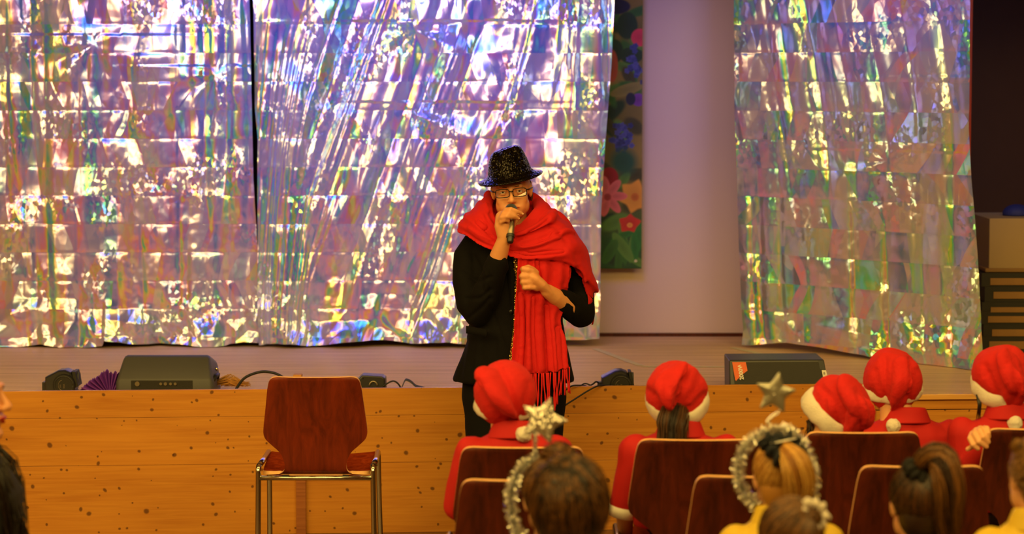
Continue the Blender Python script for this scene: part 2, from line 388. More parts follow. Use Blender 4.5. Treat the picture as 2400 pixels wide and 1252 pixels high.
MT = dict(
    foil=foil_mat(), pine=pine_mat(), plywood=ply_mat('mahogany_plywood', (88, 28, 11), (122, 42, 16)), plyseat=ply_mat('sheen_tinted_seat', (130, 44, 16), (168, 66, 26), .62, 0), plydark=ply_mat('dark_plywood', (58, 20, 10), (92, 34, 17), .42, .05),
    edge=M('plywood_edge', (232, 178, 120), .5, var=.2, vs=60), chrome=M('chrome_tube', (200, 196, 180), .16, 1, var=.04),
    floor=M('hall_floor', (120, 84, 50), .4, var=.15), wall=M('wall_paint', (206, 182, 168), .85, var=.03, vs=2), ceil=M('ceiling_paint', (170, 150, 130), .9, var=.03),
    hallwall=M('hall_wall', (190, 150, 105), .8, var=.06, vs=1.2), brown=M('brown_wall', (92, 62, 40), .9, var=.08), dark=M('dark_backing', (34, 22, 14), .95, var=.2),
    black=M('black_plastic', (40, 40, 42), .42, var=.1, spec=.7), cab=M('speaker_cabinet', (74, 74, 80), .5, var=.06, bump=.15, bs=500), blackm=M('matt_black_plastic', (30, 28, 26), .55, var=.1, bump=.2, bs=400),
    cable=M('black_cable', (18, 18, 18), .5), grey=M('grey_webbing', (70, 72, 78), .7, var=.15, vs=120),
    red_plush=M('red_plush', (204, 20, 18), .85, var=.14, vs=26, bump=.55, bs=230, sheen=.3), white_plush=M('white_plush', (240, 228, 214), .95, var=.06, vs=60, bump=.9, bs=260, sheen=.4),
    red_cotton=M('red_cotton', (190, 18, 20), .8, var=.06, vs=14, bump=.2, bs=500), red_wool=M('red_wool', (206, 12, 18), .85, var=.07, vs=18, bump=.35, bs=420, sheen=.12),
    velvet=M('black_velvet', (13, 11, 12), .85, var=.3, vs=30, sheen=.10, spec=.15), blackcloth=M('black_cloth', (14, 13, 14), .9, var=.2, spec=.2),
    skin=M('skin', (226, 158, 108), .48, var=.07, vs=22, sss=.12, bump=.08, bs=260), kidskin=M('child_skin', (232, 172, 122), .5, var=.05, vs=18, sss=.12),
    lips=M('lips', (176, 78, 66), .4), redlips=M('red_lips', (180, 24, 26), .35), eye=M('eye_white', (225, 215, 205), .2), iris=M('iris', (50, 36, 24), .2), brow=M('eyebrow', (90, 62, 42), .8),
    hatseq=sequin_mat('black_sequins', (34, 30, 26), 230, .85, .16, .8), goldseq=sequin_mat('gold_sequins', (190, 150, 80), 300, 1, .2, .8), silverseq=sequin_mat('silver_sequins', (230, 225, 215), 300, .85, .25, 1.0),
    silverstar=sequin_mat('silver_fabric', (176, 172, 158), 420, .75, .38, .35), tinsel=M('silver_tinsel', (240, 238, 232), .18, .85, var=.05), glass=M('lens', (250, 250, 250), .03),
    mesh_=M('mic_grille', (120, 130, 135), .35, 1, bump=1, bs=900), mic=M('mic_body', (168, 156, 134), .34, .8, var=.05), blackmetal=M('black_frame', (10, 10, 12), .3),
    purple=M('purple_paper', (116, 50, 170), .6, var=.12, vs=30), orange=M('orange_sticker', (240, 110, 50), .5), orange2=M('orange_drape', (190, 70, 20), .8), white=M('white_print', (240, 236, 226), .5, var=0),
    cream=M('cream_box', (176, 150, 110), .8, var=.05), tan=M('tan_board_edge', (150, 112, 66), .7, var=.15, vs=20), blue=M('blue_cloth', (30, 40, 120), .7), yellow=M('yellow_jacket', (226, 190, 50), .6, var=.12, vs=12, bump=.3, bs=30),
    denim=M('dark_trousers', (34, 36, 48), .8), shoe=M('dark_shoes', (30, 26, 24), .5), tape=M('floor_tape', (206, 190, 150), .6, var=.05), straw=M('straw', (196, 140, 70), .8, var=.2, vs=60), wood=M('wood_block', (200, 140, 70), .6, var=.2, vs=40),
    scrunch=M('dark_velvet_scrunchie', (16, 22, 34), .7, var=.3, vs=60, sheen=.3), hallblack=M('black_fabric', (16, 14, 13), .85, var=.4, vs=60, sheen=.2), skirt=M('grey_knit', (120, 100, 86), .85), navy=M('navy_cloth', (26, 34, 54), .8),
)
def floor_mat():
    k = NT('stage_floor_boards'); g = k.coord((1.0, 26, 1))
    c = k.mix(k.ramp(k.noise(g, 1.6, 5, .6), [(.3, 0.0), (.7, 1.0)]), lin((200, 160, 116)), lin((236, 200, 158)))
    sx = k.n('ShaderNodeSeparateXYZ'); k.link(k.coord(), sx.inputs[0])
    ln = k.math('LESS_THAN', k.math('FRACT', k.math('ADD', k.math('MULTIPLY', sx.outputs[1], 7.0), 50.0)), .04)
    c = k.mix(k.math('MULTIPLY', ln, .5), c, lin((104, 74, 50)))
    k.link(c, k.b.inputs['Base Color']); k.b.inputs['Roughness'].default_value = .5; k.b.inputs['Specular IOR Level'].default_value = .12; return k.m
MT['stagefloor'] = floor_mat(); MT['plyseat'].node_tree.nodes['Principled BSDF'].inputs['Specular IOR Level'].default_value = 0  # seat specular is off; its sheen is put into the brighter base colour
def glass_mat():
    m = bpy.data.materials.new('spectacle_glass'); m.use_nodes = True; t = m.node_tree; t.nodes.clear()
    o = t.nodes.new('ShaderNodeOutputMaterial'); mx = t.nodes.new('ShaderNodeMixShader'); tr = t.nodes.new('ShaderNodeBsdfTransparent'); gl = t.nodes.new('ShaderNodeBsdfGlossy')
    gl.inputs['Roughness'].default_value = .03; mx.inputs[0].default_value = .07
    t.links.new(tr.outputs[0], mx.inputs[1]); t.links.new(gl.outputs[0], mx.inputs[2]); t.links.new(mx.outputs[0], o.inputs[0]); return m
MT['glass'] = glass_mat()
# ================================================================ the room and the stage
ZS = .56; ZT = .607
A = Wz(0, 918, ZT); Bp = Wz(2050, 900, ZT); sl = (Bp[1]-A[1])/(Bp[0]-A[0])
def frontY(x): return A[1]+sl*(x-A[0])
HX0, HX1 = -5.2, 5.2; YB = 12.39
def slab(name, x0, x1, y0, y1, z0, z1, mt): return struct(mesh(name, B().box(((x0+x1)/2, (y0+y1)/2, (z0+z1)/2), (x1-x0, y1-y0, z1-z0)), mt, smooth=False))
slab('floor', HX0, HX1, -3.0, 10.2, -.1, 0, MT['floor'])
slab('ceiling', HX0, HX1, -3.0, 14.2, 4.6, 4.7, MT['ceil'])
slab('wall_left', HX0-.1, HX0, -3, 14.2, 0, 4.6, MT['hallwall'])
slab('wall_right', HX1, HX1+.1, -3, 14.2, 0, 4.6, MT['brown'])
slab('wall_front', HX0, HX1, -3.1, -3, 0, 4.6, MT['hallwall'])
xr = W(2150, 500, YB)[0]
slab('wall_back', HX0, xr, YB, YB+.1, ZS, 4.6, MT['wall'])
slab('wall_alcove', xr, HX1, 13.9, 14.0, ZS, 4.6, MT['brown'])
struct(mesh('wall_side', B().box((xr-.05, 13.2, 2.58), (.1, 1.5, 4.04)), MT['brown'], smooth=False))
b0 = W(1400, 790, YB-.01); b1 = W(1760, 790, YB-.01)
slab('baseboard_back', b0[0]-.3, xr, YB-.012, YB, ZS, ZS+.018, MT['plydark'])
slab('wall_light_block', HX0, HX1, 9.70, 9.82, 2.80, 4.6, MT['hallwall'])  # added unseen header, blocks the hall lamps so the wall top darkens
# stage: floor, sides, front boards
fx0, fx1 = HX0, HX1
b = B(); y0, y1 = frontY(fx0)+.02, frontY(fx1)+.02
b.prism([(fx0, y0, ZS), (fx1, y1, ZS), (fx1, 14.2, ZS), (fx0, 14.2, ZS)], (0, 0, -.04))
struct(mesh('floor_stage', b, MT['stagefloor'], smooth=False))
xl = W(2052, 900, 10.1)[0]
zz = [W(1000, y, 9.95)[2] for y in (910, 974, 1085, 1252)]; joints = [ZT, zz[1], zz[2], 0.0]
fb = B()
for i in range(3):
    za, zb = joints[i]-(.0006 if i else 0), joints[i+1]+.0006
    x1 = xl
    fb.prism([(fx0, frontY(fx0), za), (x1, frontY(x1), za), (x1, frontY(x1), zb), (fx0, frontY(fx0), zb)], (0, .022, 0))
# right section under the nosing
for i in range(3):
    za, zb = (ZS-.022 if i == 0 else joints[i]-.002), joints[i+1]+.002
    if za > zb: fb.prism([(xl+.002, frontY(xl)+.012, za), (fx1, frontY(fx1)+.012, za), (fx1, frontY(fx1)+.012, zb), (xl+.002, frontY(xl)+.012, zb)], (0, .02, 0))
o = struct(mesh('wall_stage_front', fb, MT['pine'], smooth=False, bevel=.0006))
slab('wall_stage_backing', fx0, fx1, 10.22, 10.24, 0, ZS-.04, MT['dark'])
nb = B(); nb.prism([(xl, frontY(xl)-.006, ZS+.001), (fx1, frontY(fx1)-.006, ZS+.001), (fx1, frontY(fx1)-.006, ZS-.022), (xl, frontY(xl)-.006, ZS-.022)], (0, .03, 0))
struct(mesh('trim_1', nb, pine_mat('pine_nosing', (224, 170, 96), (200, 140, 70), False), smooth=False, bevel=.003))
# upright batten behind the lone chair
px0 = W(693, 1150, 9.9)[0]; px1 = W(716, 1150, 9.9)[0]; zt = W(700, 1088, 9.9)[2]
bt = B().box(((px0+px1)/2, frontY(px0)-.008, zt/2), (px1-px0, .016, zt))
struct(mesh('trim_2', bt, pine_mat('pine_batten', (170, 104, 56), (140, 80, 40), False, 3), smooth=False, bevel=.002))
# tape marks on the stage floor
def tapeline(p, q, lb, wd=.035):
    tb = B()
    a = Wz(*p, ZS+.0015); c = Wz(*q, ZS+.0015); d = (c-a)[:2]; d /= np.linalg.norm(d); n = np.array([-d[1], d[0], 0])*wd/2
    tb.prism([a-n, c-n, c+n, a+n], (0, 0, .001)); tag(mesh('floor_tape', tb, MT['tape'], smooth=False), lb, 'tape', 'tape marks on the stage floor')
tapeline((1396, 818), (1500, 857), 'slanting tape strip left of the bare wall panel foot'); tapeline((1504, 859), (1700, 860), 'long level tape strip on the stage boards between lamp and flat loudspeaker'); tapeline((1716, 815), (1836, 842), 'slanting tape strip at the foot of the right foil curtain')
# dark sheet added behind the foil to keep the gap and hems dark
def drape(name, xa, xb, Y, z0, z1, mt, amp=.03, freq=9, n=160, label=None, seed=0):
    x = np.linspace(xa, xb, n); z = np.linspace(z0, z1, 12); X, Z = np.meshgrid(x, z, indexing='ij')
    G = np.stack([X, Y+amp*np.sin(X*freq*2+2*vnoise(X*3, seed=seed)), Z], -1)
    return tag(mesh(name, sheet(G, .004), mt), label[0], label[1])
drape('gap_dark_sheet', HX0+.1, W(1385, 500, 12.2)[0], 12.25, ZS+.005, 4.4, MT['dark'], label=('added dark sheet showing through the gap between the two foil curtains', 'drape'))
ox = W(2274, 300, 11.6)
drape('orange_drape', W(2215, 300, 11.6)[0], W(2277, 300, 11.6)[0], 11.6, W(2270, 470, 11.6)[2], 3.2, MT['orange2'], .01, 20, 30, ('narrow orange cloth edge peeking out behind the tall right foil curtain', 'drape'))

# ================================================================ foil curtains
def foil(name, LE, RE, YL, YR, bottom, mode, seed, label):
    """LE, RE: edge polylines in photo coordinates top to bottom; bottom: hem polyline; built as a real hanging sheet"""
    ztop = 2.75
    def edge(pl, Y):
        P = np.array([W(p[0], p[1], Y) for p in pl]); o_ = np.argsort(P[:, 2]); return P[o_, 2], P[o_, 0]
    lz, lx = edge(LE, YL); rz, rx = edge(RE, YR)
    step = .0062
    width = rx.mean()-lx.mean(); nu = int(width/step); nv = int(2.15/step)
    s = np.linspace(0, 1, nu)[:, None]; t = np.linspace(0, 1, nv)[None, :]
    # hem height along s
    bp = []
    for p in bottom:
        ss = (p[0]-bottom[0][0])/(bottom[-1][0]-bottom[0][0]); bp.append((ss, W(p[0], p[1], YL+(YR-YL)*ss)[2]))
    zb = np.interp(s[:, 0], [q[0] for q in bp], [q[1] for q in bp])[:, None]
    zb = np.maximum(zb, ZS+.004)
    Z = zb+(ztop-zb)*t
    XL = np.interp(Z, lz, lx); XR = np.interp(Z, rz, rx); X = XL+(XR-XL)*s; Y = YL+(YR-YL)*s+0*Z
    # long folds
    if mode == 'fan':
        wx = np.clip((X+1.35)/.35, 0, 1)*np.clip((.35-X)/.5, 0, 1); U = X+.34*(2.25-Z)*wx
    elif mode == 'right':
        U = X-.10*(2.2-Z)*np.clip((2.6-X)/.8, 0, 1)+.02*np.sin(Z*3)
    else: U = X+.02*np.sin(Z*2.2+X*4)
    U = U+.012*(vnoise(X*3, Z*2.2, seed=seed+9)-.5)
    def ridge(u, k): n = vnoise(u, k, seed=seed+int(1)); return 1-2*np.abs(n-.5)*1.0
    ampm = .45+.9*vnoise(U*1.6, Z*.7, seed=seed+3)
    if mode == 'fan': ampm *= .35+1.0*np.clip((.75-X)/.5, 0, 1)
    D = .085*(vnoise(U*4.2, Z*.35, seed=seed)-.5)*ampm
    D += .060*np.abs(vnoise(U*9.5, Z*.5, seed=seed+1)-.5)*ampm
    D += .026*np.abs(vnoise(U*23, Z*1.1, seed=seed+2)-.5)*ampm
    # pivots: short fans of tension folds
    for (cx, cz, L) in {'fan': [(.02-.5, 2.12, .6), (-.50, 1.72, .5)], 'left': [(-2.05, 2.05, .5), (-1.45, 1.9, .4)], 'right': [(2.62, 1.85, .6), (1.75, 1.5, .5)]}[mode]:
        dx, dz = X-cx, cz-Z; r = np.hypot(dx, dz); an = np.arctan2(dx, dz)
        wgt = np.exp(-(r/L)**2)*(dz > -.05)*np.clip(r/.12, 0, 1); D += .03*wgt*(vnoise(an*2.6+20, r*1.2, seed=seed+5)-.5)
    # sheet folded in the packet: creases every 14 cm and every 25 cm
    hz = (Z-ZS-.05)/.140; hx = (X-lx.mean())/.252
    cx = hx-np.floor(hx)-.5; cz = hz-np.floor(hz)-.5; ix, iz = np.floor(hx), np.floor(hz)
    pil = (1-np.abs(2*cx)**3)*(1-np.abs(2*cz)**3); r1 = hash3(ix, iz, ix*0, seed+20)-.5; r2 = hash3(ix, iz, ix*0, seed+21)-.5; r3 = hash3(ix, iz, ix*0, seed+22)
    D += pil*(.008*r1+.035*r2*cx+.018*(r3-.5)*cz)
    D -= .0013*gauss(np.abs(np.abs(cz)-.5)*.14, .006)+.0018*gauss(np.abs(np.abs(cx)-.5)*.25, .008)
    # faceted crumple, stronger in patches
    D += .013*(facet(X*11+.2*Z, Z*4.5, seed+6)-.5)
    D += .0060*(facet(X*24, Z*11, seed+7)-.5)
    pt = np.clip((vnoise(X*2.6, Z*2.4, seed=seed+30)-.42)*4, 0, 1)
    D += pt*.0032*(facet(X*60, Z*40, seed+8)-.5)
    # bunched hem
    hb = np.clip(1-(Z-zb)/.24, 0, 1)
    D += hb*(.085*(facet(X*7.5, (Z-zb)*9, seed+12)-.5)+.03*(facet(X*19, (Z-zb)*16, seed+13)-.5))
    Z2 = Z+hb**2*.028*(facet(X*6, X*0, seed+14)-.45)
    X2 = X+hb*.02*(vnoise(X*8, Z*9, seed=seed+15)-.5)+.012*(vnoise(U*9, Z*.9, seed=seed+16)-.5)
    G = np.stack([X2, Y-D-.03*hb, np.maximum(Z2, ZS+.003)], -1)
    return tag(mesh(name, sheet(G, 0), MT['foil']), label, 'foil curtain')
foil('foil_curtain', [(-300, -60), (-300, 900)], [(586, 0), (592, 300), (594, 420), (606, 650), (612, 900)], 11.9, 11.9,
     [(-300, 816), (-180, 822), (-60, 818), (40, 822), (130, 825), (180, 820), (245, 822), (250, 800), (330, 812), (370, 818), (500, 822), (540, 808), (612, 804)], 'left', 100,
     'crinkled iridescent foil curtain with a golden sheen, left of the dark gap')
foil('foil_curtain', [(592, -60), (598, 250), (606, 330), (606, 640), (606, 900)], [(1442, -20), (1434, 150), (1420, 330), (1410, 500), (1406, 900)], 11.93, 11.93,
     [(606, 804), (690, 798), (770, 806), (900, 800), (965, 803), (1010, 801), (1150, 806), (1280, 800), (1406, 790)], 'fan', 200,
     'wide crinkled iridescent foil curtain with slanting folds, behind the person in the hat')
foil('foil_curtain', [(1722, -40), (1720, 250), (1728, 420), (1734, 600), (1748, 900)], [(2274, -40), (2268, 300), (2274, 420), (2288, 600), (2304, 900)], 11.9, 10.95,
     [(1748, 806), (1830, 808), (1940, 818), (2010, 832), (2100, 848), (2180, 868), (2240, 878), (2304, 872)], 'right', 300,
     'crinkled iridescent foil curtain hanging alone right of the bare wall, above the red hats')

# ================================================================ flower banner
def banner():
    xa, xb = W(1330, 300, 12.3)[0], W(1505, 300, 12.3)[0]; z0 = W(1450, 630, 12.3)[2]; z1 = 2.75
    nu, nv = 130, 520
    x = np.linspace(xa, xb, nu); z = np.linspace(z0, z1, nv); X, Z = np.meshgrid(x, z, indexing='ij')
    Yv = 12.3-.006*np.sin(X*40)*vnoise(X*6, Z*3)
    V, F = sheet(np.stack([X, Yv, Z], -1), .003); px, py = PX(V)
    c = np.array(lin((96, 92, 34)))+0*V; g = vnoise(px/60, py/90, seed=4)[:, None]
    c = c*(1-g)+np.array(lin((150, 128, 52)))*g
    low = np.clip((py-400)/160, 0, 1)[:, None]; c = c*(1-low)+np.array(lin((36, 86, 34)))*low
    def blob(cx, cy, rx, ry, col, petals=0, rot=0, soft=.12, depth=.25):
        nonlocal c
        dx, dy = px-cx, py-cy; a = np.arctan2(dy, dx)+rot; ca, sa = math.cos(rot), math.sin(rot)
        r = np.hypot((dx*ca-dy*sa)/rx, (dx*sa+dy*ca)/ry)
        lim = 1 if not petals else 1-depth*np.abs(np.sin(a*petals/2))
        m = np.clip((lim-r)/soft, 0, 1)[:, None]; sh = (.75+.35*r)[:, None]
        c = c*(1-m)+np.array(lin(col))*m*np.clip(sh, .5, 1.1)
    G1, G2, G3 = (24, 62, 26), (52, 110, 36), (90, 140, 50)
    for i in range(26):
        blob(1420+rng.random()*90, -20+rng.random()*640, 12+rng.random()*10, 26+rng.random()*26, [G1, G2, G3, (70, 70, 24)][i % 4], 0, rng.random()*3, .3)
    blob(1440, 15, 40, 20, (20, 28, 60)); blob(1470, 60, 26, 34, G1); blob(1440, 120, 22, 30, G1); blob(1480, 130, 30, 20, G1)
    blob(1500, 88, 22, 22, (226, 60, 80)); blob(1435, 155, 14, 40, (190, 84, 44)); blob(1470, 210, 44, 14, (140, 132, 60), 0, .3)
    for cx, cy, n in ((1486, 150, 26), (1458, 325, 40)):
        for i in range(n): blob(cx+rng.normal()*11, cy+rng.normal()*20, 8, 8, ((60, 70, 140), (84, 90, 160), (44, 56, 110))[i % 3], 5)
    blob(1496, 234, 16, 16, (120, 60, 150)); blob(1478, 232, 12, 16, (30, 40, 60))
    blob(1462, 380, 40, 40, (30, 90, 60), 0, 0, .5)
    for i in range(9): blob(1440+rng.random()*60, 540+rng.random()*80, 10, 40, (G2, G3, (40, 120, 40))[i % 3], 0, rng.random()*2.4-1.2, .25)
    blob(1428, 415, 22, 24, (160, 20, 26)); blob(1488, 460, 40, 44, (232, 160, 50), 6, .3)
    blob(1488, 462, 10, 10, (200, 110, 30))
    for a in range(7): blob(1424+22*math.cos(a*.9), 460+24*math.sin(a*.9), 26, 11, (226, 110, 104), 0, -a*.9)
    blob(1424, 462, 9, 9, (170, 60, 60)); blob(1475, 524, 30, 24, (214, 50, 28), 5, .2); blob(1476, 528, 7, 6, (240, 160, 60))
    blob(1460, 580, 14, 44, G3, 0, .6); blob(1430, 590, 14, 34, G2, 0, -.5); blob(1490, 612, 3.5, 3.5, (230, 220, 170))
    return tag(mesh('flower_banner', (V, F), attr_mat('printed_cloth', .7), attr={'Col': np.clip(c*.8, 0, 1)}), 'tall printed banner of flowers and leaves hanging beside the bare wall', 'banner')
banner()

# ================================================================ things on the stage
def out3(pts, Y): return [W(p[0], p[1], Y) for p in pts]
def moving_head(px, py, s, label, flip=False):
    """small moving-head lamp lying near the stage edge; px,py = photo point of the middle of its base"""
    x, Yc = W(px, 900, 10.12)[0], 10.14
    t = thing('moving_head_lamp', (x, Yc, ZS), label, 'stage light', 'small moving-head lamps along the stage edge')
    u = .00176*s; q = -1 if flip else 1
    def L(a, z, y=0): return (x+q*a*u, Yc+y, ZS+z*u+.022)
    # head: bevelled hexagonal body, 66 px wide
    O = [(-36, 0), (-35, 30), (-2, 47), (14, 48), (27, 43), (34, 30), (38, 0), (32, -9), (-30, -9)]
    b = B(); rings = []
    for yy, k in ((-.052, .86), (-.044, .97), (-.03, 1), (.03, 1), (.044, .97), (.052, .86)):
        rings.append([L(a*k, 18+(z-18)*k, yy) for a, z in O])
    b.loft(rings); mesh('head_shell', b, MT['black'], t, smooth=True, autosm=30)
    r = B(); r.tube([L(12, 12, -.052), L(12, 12, -.062)], [27*u, 25*u], n=32); mesh('side_disc', r, MT['blackm'], t, autosm=40)
    r = B(); a = np.linspace(0, 2*math.pi, 33)[:-1]; r.tube([L(12+22*math.cos(v), 12+22*math.sin(v), -.063) for v in np.append(a, a[:1])], .0022, n=8); mesh('disc_ring', r, MT['black'], t)
    e = B(); e.prism([L(30, 44, -.05), L(38, 44, -.05), L(45, 8, -.05), L(36, 6, -.05)], (0, .10, 0)); mesh('lens_hood', e, MT['blackm'], t, smooth=False, bevel=.002)
    e = B(); e.tube([L(40, 24, 0), L(44, 24, 0)], [.028, .028], n=24); mesh('lens', e, MT['grey'], t, autosm=40)
    e = B(); e.box(L(-40, 6, 0), (8*u, .05, 22*u)); mesh('latch', e, MT['black'], t, smooth=False, bevel=.002)
    e = B(); e.box((x, Yc, ZS+.007), (70*u, .12, .014)); mesh('base', e, MT['blackm'], t, smooth=False, bevel=.004)
    for a, z in ((-22, 31), (14, 41)): mesh('screw', B().ell(L(a, z, -.047), .0035), MT['blackm'], t)
    for wd, ln, off in ((.011, 'Beam', -3), (.008, 'WASH', 6)):
        Mx = Matrix.Translation(Vector(L(10-off, 10, -.0635))) @ Euler((math.pi/2, -math.pi/2, 0)).to_matrix().to_4x4()
        text_mesh('printed_mark', 'IIIIIII', wd, Mx, MT['mic'], t)
    bc = B(); an = np.linspace(.6*math.pi, 1.4*math.pi, 14); bc.tube([L(12+13*math.cos(v), 12+13*math.sin(v), -.0635) for v in an], .0008, n=6); mesh('printed_arc', bc, MT['mic'], t)
    return t
moving_head(142, 918, 1.0, 'black moving-head lamp beside the purple paper fan')
moving_head(1443, 903, .98, 'black moving-head lamp between the scarf fringe and a red hat')
# a third lamp, seen from its flat side, right of the single chair
x = W(872, 900, 10.12)[0]; t = thing('moving_head_lamp', (x, 10.14, ZS), 'squat black lamp half hidden behind the single chair back', 'stage light', 'small moving-head lamps along the stage edge')
b = B(); rings = []
for yy, k in ((10.08, .92), (10.09, 1), (10.17, 1), (10.18, .92)):
    rings.append([(x+a*k, yy, ZS+.002+z) for a, z in ((-.062, 0), (-.064, .06), (-.04, .083), (.045, .078), (.058, .07), (.06, 0))])
b.loft(rings); mesh('head_shell', b, MT['black'], t, smooth=False, bevel=.004)
an = np.linspace(.15, math.pi-.15, 12); mesh('handle', B().tube([(x+.008+.017*math.cos(v), 10.076, ZS+.04+.02*math.sin(v)) for v in an], .0035), MT['mic'], t)
mesh('screw', B().ell((x-.036, 10.08, ZS+.072), .0035), MT['blackm'], t)
# monitor speaker
def monitor():
    xa, xb = W(273, 900, 10.1)[0], W(504, 900, 10.1)[0]; Y0 = 10.06; t = thing('monitor_speaker', ((xa+xb)/2, Y0+.12, ZS), 'low black wedge loudspeaker lying on its side beside the purple paper', 'loudspeaker')
    prof = [(0, 0), (0, .06), (.006, .072), (.075, .15), (.09, .158), (.11, .158), (.25, .12), (.26, .1), (.26, 0)]
    w2 = (xb-xa)/2; xc = (xa+xb)/2; b = B(); rings = []
    for s_, k, ky in ((-1, .80, .03), (-.985, .9, .012), (-.95, .97, .004), (-.9, 1, 0), (.9, 1, 0), (.95, .97, .004), (.985, .9, .012), (1, .80, .03)):
        ring = []
        for y, z in prof:
            inn = 1 if z < .07 else 1-.10*(z-.06)/.1
            ring.append((xc+s_*w2*inn, Y0+.13+(y-.13)*(k if z > .01 else k), ZS+.003+z*k))
        rings.append(ring)
    b.loft(rings); mesh('cabinet', b, MT['cab'], t, autosm=40)
    p = B(); zc = ZS+.038; x0, x1 = W(307, 905, 10.06)[0], W(452, 905, 10.06)[0]
    p.prism([(x0, Y0-.001, ZS+.012), (x1, Y0-.001, ZS+.012), (x1, Y0-.001, ZS+.066), (x0, Y0-.001, ZS+.066)], (0, .01, 0)); pn = mesh('connector_panel', p, MT['blackm'], t, smooth=False, bevel=.002)
    for px_, r_ in ((322, .010), (388, .007), (411, .006), (377, .006), (400, .006)): mesh('socket', B().tube([(W(px_, 900, 10.06)[0], Y0, ZS+.052), (W(px_, 900, 10.06)[0], Y0-.006, ZS+.052)], r_, n=16), MT['mic'], pn, autosm=40)
    h = B().tube([(xb-.02, Y0+.02, ZS+.04), (xb+.002, Y0+.05, ZS+.075), (xb+.002, Y0+.14, ZS+.075), (xb-.01, Y0+.17, ZS+.04)], .008); mesh('side_handle', h, MT['blackm'], t)
    mesh('knob', B().ell((xb+.003, Y0+.08, ZS+.105), .008), MT['chrome'], t)
monitor()
# black 2000W speaker lying flat
def speaker():
    Y0 = 10.14; xa = W(1710, 900, Y0)[0]; xb = W(1946, 900, Y0)[0]; t = thing('lying_speaker', ((xa+xb)/2, Y0+.12, ZS), 'flat black loudspeaker with an orange 2000W sticker lying at the stage edge', 'loudspeaker')
    zt = W(1800, 843, Y0+.03)[2]
    b = B().prism([(xa, Y0, ZS+.003), (xb, Y0, ZS+.003), (xb-.024, Y0+.03, zt), (xa, Y0+.03, zt-.002)], (0, .24, 0)); mesh('cabinet', b, MT['black'], t, smooth=False, bevel=.006)
    def L(px_, py_, d=.0): # point on the tilted face
        p = W(px_, py_, Y0); f = (p[2]-ZS)/(zt-ZS); q = W(px_, py_, Y0+.03*f-.0025-d); return q
    g = B().prism([L(1722, 903), L(1936, 903), L(1926, 848), L(1716, 850)], (0, .002, 0)); mesh('grille', g, MT['blackm'], t, smooth=False)
    s_ = B().prism([L(1716, 849, .001), L(1748, 849, .001), L(1752, 869, .001), L(1745, 874, .001), L(1738, 880, .001), L(1732, 886, .001), L(1725, 893, .001), L(1723, 890, .001)], (0, .001, 0)); st = mesh('sticker', s_, MT['orange'], t, smooth=False)
    c = Vector(L(1736.5, 871, .003)); tx = text_mesh('sticker_text', '2000W', .0235, Matrix.Translation(c) @ Euler((math.pi/2-.3, 0, 0)).to_matrix().to_4x4() @ Euler((0, 0, math.pi/2+.12)).to_matrix().to_4x4(), MT['white'], st, bold=.0007)
    s_ = B().prism([L(1926, 868, .001), L(1936, 868, .001), L(1940, 884, .001), L(1929, 884, .001)], (0, .001, 0)); s2 = mesh('small_label', s_, MT['white'], t, smooth=False)
    text_mesh('label_text', 'ER', .010, Matrix.Translation(Vector(L(1932, 875, .003))) @ Euler((math.pi/2-.3, 0, 0)).to_matrix().to_4x4() @ Euler((0, 0, math.pi/2+.12)).to_matrix().to_4x4(), MT['black'], s2)
    s_ = B().prism([L(1918, 846, .001), L(1930, 846, .001), L(1934, 866, .001), L(1922, 866, .001)], (0, .001, 0)); mesh('end_cap', s_, MT['grey'], t, smooth=False)
speaker()
# purple pleated paper
def fan():
    Y0 = 10.1; c = W(257, 925, Y0); t = None
    prof = [(-73, 6), (-66, 16), (-58, 22), (-50, 30), (-44, 34), (-36, 38), (-28, 42), (-20, 50), (-10, 56), (-2, 54), (4, 48), (12, 52), (19, 50), (23, 40), (20, 8)]
    P = cr(np.array([(c[0]+a*.00178, c[2]+z*.00178) for a, z in prof]), 120)
    nu, nv = 120, 24; G = np.zeros((nu, nv, 3))
    for i in range(nu):
        for j in range(nv):
            r = (j/(nv-1))**.9; ph = i*.55
            G[i, j] = (c[0]+(P[i, 0]-c[0])*r, Y0+.02+.018*math.sin(ph)*r+.03*(1-r)*math.sin(i*.05), max(ZS+.003, c[2]-.02+(P[i, 1]-c[2]+.02)*r+.004*math.sin(ph*2)*r))
    tag(mesh('paper_fan', sheet(G, .002), MT['purple']), 'purple pleated paper fan between the lamp and the wedge loudspeaker', 'decoration')
fan()
tag(mesh('wood_block', B().box(tuple(W(698, 893, 10.2)*[1, 1, 0]+[0, 0, ZS+.038]), (.036, .05, .076)), MT['wood'], smooth=False, bevel=.003), 'small light wood block standing behind the single chair back', 'block')
sb = B()
for i in range(60):
    a = W(500+rng.random()*30, 916, 10.18); a[2] = ZS+.004; a[1] += rng.random()*.05; d = np.array([.06+rng.random()*.05, 0, rng.random()*.03]); p = a+[0, 0, .02+.02*rng.random()]
    sb.tube([p, p+d*[.5, 1, 1.1], p+d*[1, 1, -.2]], .0016, n=4)
tag(mesh('straw_tuft', sb, MT['straw']), 'small tuft of straw lying by the right end of the wedge loudspeaker', 'straw')
def cable(pts, Y, label, r=.0045, name='cable', mt='cable', n=40):
    P = np.array([W(p[0], p[1], p[2] if len(p) > 2 else Y) for p in pts]); P = cr(P, n)
    return tag(mesh(name, B().tube(P, r, n=8), MT[mt]), label, 'cable')
cable([(548, 926), (556, 908), (575, 885), (610, 872), (640, 874), (662, 884), (690, 905), (720, 925)], 10.1, 'thick black cable arching up behind the single chair, left of its back', .0058)
cable([(884, 914), (900, 904), (915, 895), (925, 894), (935, 902), (944, 920)], 10.05, 'thin black cable looping beside the squat lamp', .0035)
